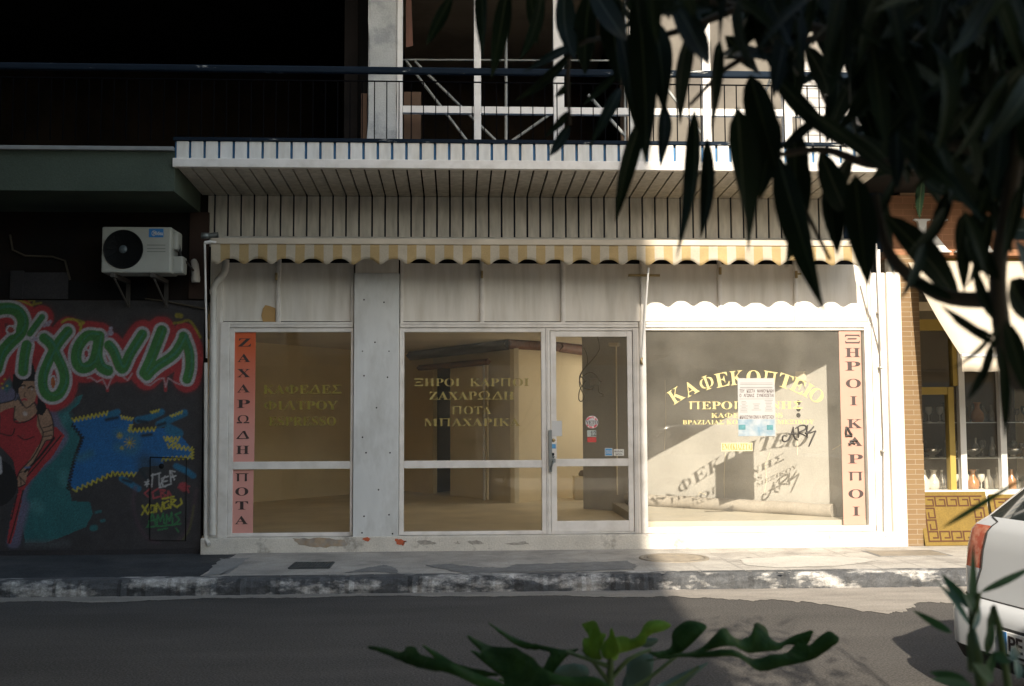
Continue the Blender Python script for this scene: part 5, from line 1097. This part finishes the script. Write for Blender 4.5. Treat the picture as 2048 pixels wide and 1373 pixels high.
#================================================================== PLANTS NEAR THE CAMERA
def blade(mb, p0, p1, w, nrm, bend=.12, fold=.35, n=9, rib=.08, twist=0.0):
    """lance shaped leaf from p0 to p1, width w, face normal about nrm"""
    p0, p1 = Vector(p0), Vector(p1); d = p1-p0; L = d.length; t = d/L; s = t.cross(nrm)
    if s.length < 1e-4: s = t.orthogonal()
    s.normalize(); nn = s.cross(t).normalized(); base = len(mb.v)
    for i in range(n+1):
        u = i/n; hw = .5*w*(math.sin(math.pi*min(1, u**.8*.98+.02)))**.85 if 0 < u < 1 else .02*w
        c = p0+t*(L*u)+nn*(bend*L*math.sin(math.pi*u))
        hr = min(hw*.5, rib*w*.5*(1-u*.7)); ct, st_ = math.cos(twist*u), math.sin(twist*u); s2 = s*ct+nn*st_; n2 = nn*ct-s*st_
        for k, (o, f) in enumerate(((-hw, fold), (-hr, 0), (hr, 0), (hw, fold))): mb.v.append(tuple(c+s2*o+n2*abs(o)*f))
    for i in range(n):
        for k in range(3): a = base+i*4+k; mb.f.append([a, a+1, a+5, a+4]); mb.m.append(1 if k == 1 else 0); mb.sm.append(k != 1)
ole = thing('oleander_shrub', 'tall dark oleander overhanging the view from the top right, long drooping leaves', 'shrub', (.95, -10.2, PV-.01))
lf = MB()
EXP = [((1287,224),(1231,444),36,1.35),((1389,219),(1353,518),46,1.25),((1414,275),(1401,477),31,1.3),((1475,215),(1496,505),74,1.15),((1327,204),(1321,337),28,1.4),((1557,316),(1649,622),60,1.15),((1618,331),(1572,535),36,1.25),((1659,357),(1674,510),48,1.2),((1710,350),(1735,571),62,1.1),((1755,385),(1790,560),46,1.15),((1770,430),(1924,615),60,1.1),((1649,229),(1552,306),24,1.2),((1792,352),(1690,495),22,1.15),
 ((1148,91),(1046,146),20,1.5),((1148,103),(1031,202),22,1.5),((1239,146),(1166,211),20,1.45),((1139,223),(1090,275),18,1.5),((1139,249),(1098,313),22,1.5),((1242,176),(1180,293),26,1.45),((1143,165),(1110,195),16,1.5),((905,-10),(853,91),26,1.6),((962,-50),(966,117),32,1.5),((1016,-30),(982,160),36,1.5),((1085,-20),(1040,120),30,1.5),((1060,-30),(1075,90),26,1.55),((1130,-30),(1150,120),44,1.45),((1180,-20),(1170,150),48,1.4),((1215,-20),(1240,170),52,1.35),
 ((1275,-20),(1292,330),58,1.25),((1240,60),(1270,260),44,1.3),((1310,40),(1330,230),50,1.3),((1380,60),(1360,250),50,1.25),((1440,80),(1420,290),56,1.25),((1500,150),(1560,360),60,1.2),((1550,230),(1520,400),50,1.2),((1590,260),(1600,420),56,1.2),((1640,300),(1700,440),52,1.15),((1700,310),(1650,430),40,1.2),
 ((1990,690),(1880,610),20,1.0),((1985,670),(1905,640),16,1.0),((1990,700),(1935,800),18,1.0),((2000,690),(2010,880),22,1.0),((2010,640),(2060,800),40,.95),((1985,640),(1945,520),26,1.0),((1960,520),(1940,440),34,1.0),((2020,560),(2080,650),70,.95),((2030,480),(2060,640),60,.95),((1930,470),(2000,560),44,1.0),((1850,480),(1800,600),30,1.05),((1905,600),(1800,560),26,1.05),((2000,650),(1900,740),14,1.0),((2000,660),(1960,770),14,1.0)]
for (a, b, w, d) in EXP:
    p0, p1 = WD(*a, d), WD(*b, d*rng.uniform(.95, 1.06)); nrm = Vector((rng.normal()*.45, -1, rng.uniform(-.2, .5))); blade(lf, p0, p1, w*d/FPX*1.0, nrm, bend=rng.uniform(-.10, .12), fold=rng.uniform(.1, .5), twist=rng.normal()*.5)
for _ in range(16):
    x, y = rng.uniform(1875, 2060), rng.uniform(360, 440); dx = rng.normal()*35; d = rng.uniform(.98, 1.15); blade(lf, WD(x, y, d), WD(x+dx, y+rng.uniform(90, 150), d), 30*d/FPX, Vector((rng.normal()*.5, -1, rng.normal()*.4)), bend=rng.uniform(-.1, .1), fold=.3, twist=rng.normal()*.5)
poly = [(1150,-80),(2150,-80),(2150,470),(2040,470),(1930,450),(1850,420),(1760,380),(1680,310),(1600,250),(1540,200),(1450,150),(1380,130),(1300,120),(1220,70)]
def inpoly(x, y):
    c = False
    for i in range(len(poly)):
        (x0, y0), (x1, y1) = poly[i], poly[(i+1) % len(poly)]
        if (y0 > y) != (y1 > y) and x < (x1-x0)*(y-y0)/(y1-y0)+x0: c = not c
    return c
cnt = 0
while cnt < 560:
    x, y = rng.uniform(1130, 2160), rng.uniform(-90, 470)
    if not inpoly(x, y): continue
    if x < 1700 and rng.uniform() > .42: continue
    d = rng.uniform(.95, 1.7); ang = rng.normal()*.55+math.pi/2; L = rng.uniform(110, 240); w = rng.uniform(28, 52)
    a = (x-math.cos(ang)*L*.5, y-math.sin(ang)*L*.6); b = (x+math.cos(ang)*L*.5, y+math.sin(ang)*L*.4)
    if not inpoly(*b) and b[1] > 0: continue
    blade(lf, WD(*a, d), WD(*b, d*rng.uniform(.88, 1.12)), w*d/FPX, Vector((rng.normal()*.6, -1, rng.normal()*.5)), bend=rng.uniform(-.10, .13), fold=rng.uniform(.1, .5), twist=rng.normal()*.6); cnt += 1
# the crown that rises out of the picture (its shade falls on the road)
for _ in range(420):
    c = Vector((rng.normal(1.55, .25), rng.normal(-10.1, .45), rng.uniform(2.25, 3.75)))
    dv = Vector((rng.normal(), rng.normal(), rng.normal()-.3)).normalized(); L = rng.uniform(.12, .2)
    q = proj(c.x, c.y, c.z)
    if c.x < 1.1 and q[1] > -150: continue
    blade(lf, c, c+dv*L, rng.uniform(.02, .03), Vector((rng.normal(), rng.normal(), 1)), bend=.05, n=5)
lf.build('foliage', [M['leaf'], M['leafrib']], ole)
br = MB()
def branch(pts, r0, r1):
    P = [Vector(p) for p in pts]; Q = []
    for i in range(len(P)-1):
        p0, p1, p2, p3 = P[max(i-1, 0)], P[i], P[i+1], P[min(i+2, len(P)-1)]
        for k in range(5): s = k/5; Q.append(.5*((2*p1)+(p2-p0)*s+(2*p0-5*p1+4*p2-p3)*s*s+(3*p1-p0-3*p2+p3)*s**3))
    Q.append(P[-1]); n = len(Q); br.tube(Q, [r0+(r1-r0)*i/(n-1) for i in range(n)], 8)
branch([WD(2010, 700, 1.05), WD(1995, 560, 1.05), WD(2015, 420, 1.08), WD(2050, 200, 1.1), WD(2080, -60, 1.15)], .009, .007)
branch([(.95, -10.2, PV-.05), (.90, -10.4, .6), WD(2200, 900, 1.15), WD(2040, 760, 1.07), WD(2010, 690, 1.05)], .018, .010)
branch([WD(2060, 340, 1.1), WD(1900, 290, 1.12), WD(1760, 330, 1.12), WD(1650, 300, 1.15), WD(1560, 310, 1.15)], .008, .003)
branch([WD(2080, 150, 1.15), WD(1850, 150, 1.2), WD(1640, 60, 1.25), WD(1480, 15, 1.3), WD(1300, -20, 1.35)], .008, .004)
branch([WD(1660, 70, 1.25), WD(1480, 120, 1.3), WD(1380, 210, 1.25)], .005, .002); branch([WD(1480, 15, 1.3), WD(1330, 70, 1.3), WD(1150, 95, 1.45), WD(1140, 250, 1.5)], .005, .002)
branch([WD(1560, 320, 1.2), WD(1610, 420, 1.2), WD(1660, 520, 1.2)], .003, .002); branch([WD(2005, 600, 1.05), WD(1880, 590, 1.08), WD(1780, 510, 1.1), WD(1750, 390, 1.12)], .009, .004)
branch([(.95, -10.2, PV-.05), (1.2, -10.1, 1.2), (1.6, -10.1, 2.2), (1.75, -10.1, 3.2)], .03, .01); branch([(1.2, -10.1, 1.2), (2.0, -10.0, 2.2), (2.1, -9.9, 3.2)], .02, .008)
br.build('branches', M['bark'], ole)

# sprig at lower right
spg = thing('oleander_sprout', 'low oleander sprout with narrow green leaves in front of the car', 'shrub', (.62, -10.85, PV-.01))
lf = MB(); zc_ = lambda x, y: (1780+x/2.903, 900+y/2.903)
for a, b, w, d in (((470,1080),(482,545),20,1.25),((470,930),(300,720),22,1.25),((460,1020),(270,765),18,1.28),((560,1190),(600,985),16,1.2),((360,1065),(130,930),13,1.3),((450,1345),(230,1290),18,1.2),((480,1370),(240,1330),14,1.2),((520,830),(850,670),12,1.3),((480,960),(420,830),26,1.25),((600,1180),(700,1240),18,1.2),((700,1230),(740,1140),16,1.2),((740,1330),(730,1200),18,1.2),((560,1330),(600,1170),16,1.2),((480,1040),(520,900),14,1.22),((300,455),(800,150),9,1.15),((600,1340),(480,1240),20,1.15)):
    blade(lf, WD(*zc_(*a), d), WD(*zc_(*b), d*rng.uniform(.96, 1.04)), w*d/FPX*1.25, Vector((rng.normal()*.5, -1, .4)), bend=rng.uniform(-.03, .06), fold=.25)
m_s = pm('sprout_leaf', (.03, .10, .035), .45, .25, 12, trans=.25); lf.build('foliage', [m_s, m_s], spg)
br = MB(); branch([WD(1945, 1250, 1.25), WD(1945, 1340, 1.24), WD(1975, 1450, 1.2), (.62, -10.85, PV-.02)], .004, .008); branch([WD(1975, 1300, 1.2), WD(2020, 1400, 1.2), (.62, -10.85, PV-.02)], .003, .006); branch([WD(2075, 1210, 1.18), WD(2090, 1330, 1.18), (.62, -10.85, PV-.02)], .003, .006); branch([WD(1958, 1186, 1.25), WD(1945, 1260, 1.25)], .003, .004); branch([WD(2060, 940, 1.15), WD(2090, 1100, 1.17), WD(2090, 1330, 1.18)], .003, .004); br.build('branches', M['figstem'], spg)

# fig sapling
fig = thing('fig_sapling', 'young fig plant with lobed leaves and bright new growth rising at the bottom centre', 'plant', (*WD(1220, 1500, 1.75).xy, PV-.01))
fz = lambda x, y: (700+x/2.008, 1100+y/2.008)
def fig_leaf(pts, dist, tilt, mat, hinge=None, turn=0.0, curl=.02):
    """lobed blade: outline laid on its own inclined plane, finely meshed, given curl and thickness"""
    cx = sum(p[0] for p in pts)/len(pts); cy = sum(p[1] for p in pts)/len(pts); c = WD(*fz(cx, cy), dist)
    nrm = Vector((math.sin(turn), -math.cos(tilt)*math.cos(turn), math.sin(tilt)))
    P = []
    sm = []
    for i in range(len(pts)):
        p0, p1, p2, p3 = (np.array(pts[(i+k-1) % len(pts)], float) for k in range(4))
        for k in range(4): s = k/4; sm.append(.5*((2*p1)+(p2-p0)*s+(2*p0-5*p1+4*p2-p3)*s*s+(3*p1-p0-3*p2+p3)*s**3)+rng.normal(size=2)*1.0)
    for p in sm:
        v = ray(*fz(*p)); k = (c-EYE).dot(nrm)/v.dot(nrm); P.append(EYE+v*k)
    bm = bmesh.new(); f = bm.faces.new([bm.verts.new(p) for p in P]); bmesh.ops.triangulate(bm, faces=[f])
    bmesh.ops.subdivide_edges(bm, edges=[e for e in bm.edges if e.calc_length() > .03], cuts=3, use_grid_fill=True); bmesh.ops.triangulate(bm, faces=bm.faces[:])
    for v in bm.verts:
        d = v.co-c; v.co += nrm*(curl*math.sin(d.x*30+cx)+.6*curl*math.sin(d.x*70+d.z*50)*.5)
    mb = MB(); mb.bm(bm, 0, True); o = mb.build('leaf', mat, fig); sol = o.modifiers.new('solid', 'SOLIDIFY'); sol.thickness = .0008; return o
fig_leaf([(1200,412),(1300,416),(1400,408),(1470,352),(1500,345),(1520,366),(1580,350),(1620,325),(1632,285),(1660,271),(1690,285),(1702,330),(1740,346),(1790,328),(1850,340),(1830,368),(1770,358),(1740,380),(1650,392),(1500,418),(1420,424),(1560,430),(1700,402),(1760,397),(1812,352),(1848,348),(1842,382),(1900,356),(1940,390),(1920,416),(1850,440),(1700,456),(1580,461),(1450,452),(1330,432)], 1.75, .75, M['fig'], turn=.15)
fig_leaf([(1200,395),(1290,378),(1300,320),(1345,296),(1410,308),(1425,330),(1380,378),(1320,412),(1260,420)], 1.85, .6, M['fig'])
fig_leaf([(560,312),(600,320),(700,350),(760,365),(850,395),(920,400),(870,428),(800,492),(755,482),(790,430),(800,402),(740,382),(680,372),(620,346)], 1.8, .6, M['fig'], turn=-.1)
fig_leaf([(470,335),(530,345),(650,380),(690,410),(740,450),(762,482),(800,510),(860,530),(980,520),(1020,560),(600,580),(610,500),(560,450),(480,398),(520,390),(478,352)], 1.65, .7, M['fig'], turn=-.2)
fig_leaf([(60,375),(130,372),(200,386),(220,370),(260,390),(290,430),(400,480),(590,515),(640,560),(480,545),(350,512),(240,452),(150,406)], 1.6, .7, M['fig'], turn=-.2)
fig_leaf([(290,380),(350,390),(420,430),(500,470),(580,505),(590,518),(480,502),(400,452)], 1.7, .6, M['fig'])
fig_leaf([(925,290),(985,286),(1005,330),(1032,345),(1000,400),(1005,438),(950,425),(925,390),(925,352),(952,346),(932,312)], 1.75, .3, M['figyoung'], turn=-.3)
fig_leaf([(1035,350),(1045,312),(1058,345),(1075,400),(1060,432),(1020,436),(1010,390)], 1.72, .15, M['figyoung'])
fig_leaf([(1060,360),(1110,332),(1160,346),(1190,292),(1240,286),(1280,306),(1258,326),(1200,346),(1182,382),(1112,402),(1088,432),(1060,425)], 1.75, .4, M['figyoung'], turn=.3)
fig_leaf([(1110,430),(1205,420),(1205,480),(1180,560),(1095,560),(1110,480)], 1.85, .2, M['figback']); fig_leaf([(1230,556),(1300,510),(1440,450),(1385,505),(1330,560)], 1.9, .4, M['figback'], turn=.2)
fig_leaf([(1160,345),(1200,350),(1245,355),(1215,385),(1170,380)], 1.9, .3, M['figback']); fig_leaf([(830,470),(900,455),(960,470),(950,520),(880,530),(820,500)], 1.85, .3, M['figback']); fig_leaf([(1370,548),(1400,535),(1440,548),(1430,575),(1360,575)], 1.7, .5, M['fig'])
br = MB(); d0 = 1.76; ft = WD(*fz(1045, 560), d0)
branch([(*fig.location.xy, PV-.03), WD(*fz(1046, 800), d0), ft, WD(*fz(1048, 390), d0)], .010, .0045); br.build('stem', M['figstem'], fig)
for a, b, c in (((1046, 560), (1150, 548), (1310, 428)), ((1046, 540), (1000, 480), (935, 400)), ((1046, 590), (900, 560), (760, 500)), ((1046, 600), (800, 570), (600, 520)), ((1046, 520), (1120, 440), (1205, 400)), ((1046, 570), (1250, 560), (1400, 470)), ((1046, 470), (960, 440), (870, 410))):
    br = MB(); branch([WD(*fz(*a), d0), WD(*fz(*b), d0), WD(*fz(*c), d0+.02)], .0042, .0028); br.build('petiole', M['figstem'], fig)

#================================================================== ADDED TREES above the frame, cutting skylight on the road
M['treeleaf'] = pm('added_tree_leaf', (.035, .07, .025), .6, .3, 3, trans=.15); M['trunk'] = pm('tree_trunk', (.09, .075, .06), .9, .2, 8)
for tx, lab in ((-3.2, 'added unseen shade tree on the near kerb, first left of the viewpoint'), (-8.4, 'added unseen shade tree on the near kerb, second left of the viewpoint')):
    t = thing('added_shade_tree', lab, 'tree', (tx, -9.3, PV-.01), 'added shade trees on the near kerb')
    br = MB(); branch([(tx, -9.3, 0), (tx+.1, -9.2, 2.5), (tx, -8.6, 4.6), (tx+.2, -7.4, 6.6)], .16, .05); branch([(tx, -8.8, 4.2), (tx+1.4, -7, 5.6), (tx+2.2, -5.6, 6.2)], .07, .02); branch([(tx, -8.8, 4.2), (tx-1.5, -7, 5.6), (tx-2.3, -5.4, 6.3)], .07, .02); br.build('trunk', M['trunk'], t)
    cr = MB(); k = 0
    while k < 5200:
        p = Vector((rng.uniform(-2.9, 2.9), rng.uniform(-3.1, 3.1), rng.uniform(-1.5, 1.5)))
        if (p.x/2.9)**2+(p.y/3.1)**2+(p.z/1.5)**2 > 1 or math.sin(p.x*2.3+tx)*math.sin(p.y*2.1)*math.sin(p.z*2.7+1) > .38: continue
        c = Vector((tx, -6.4, 6.6))+p; q = proj(c.x, c.y, c.z)
        if q[1] > -60 or c.z < 4.7: continue
        a = Vector((rng.normal(), rng.normal(), rng.normal()*.4)).normalized(); b = a.cross(Vector((rng.normal()*.5, rng.normal()*.5, 1))).normalized(); L_ = rng.uniform(.12, .2)
        cr.add([c-a*L_, c+b*L_*.5, c+a*L_, c-b*L_*.5], [(0, 1, 2, 3)]); k += 1
    cr.build('crown', M['treeleaf'], t)

#================================================================== ACROSS THE STREET (behind the camera; it shades the left of the scene)
XB = X(1292)-.08*20
opp = thing('apartment_block', 'tall rendered apartment block standing across the street, shading the shop', 'building', (-20, -20, 0))
mb = MB(); mb.box(-40, XB, -20, -15, 0, 16.5); mb.build('wall', M['facade_opp'], opp)
mb = MB()
for fl in range(5):
    for k in range(12): mb.cut(); mb.box(XB-2.2-k*3.2, XB-.9-k*3.2, -15.0, -14.97, 1+fl*3.1, 2.9+fl*3.1)
mb.pieces('shutter', M['shutter'], opp)
mb = MB(); mb.box(-40, 4.5, -14.996, -10.9, 2.9, 3.1); mb.build('balcony', M['facade_opp'], opp)  # unseen slab added to keep skylight off the leaves and near road
end = thing('added_corner_house', 'added unseen house closing and darkening the far left end of the street', 'building', (-26, -8, 0))
mb = MB(); mb.box(-32, -22, -24, 4, 0, 12); mb.build('wall', M['facade_opp'], end)  # added out of view to cut low skylight from the left
row = thing('terraced_house', 'low rendered house row across the street behind the viewpoint', 'building', (20, -34, 0))
mb = MB(); mb.box(XB-8, 60, -40, -32, 0, 8.5); mb.build('wall', M['facade_opp'], row)
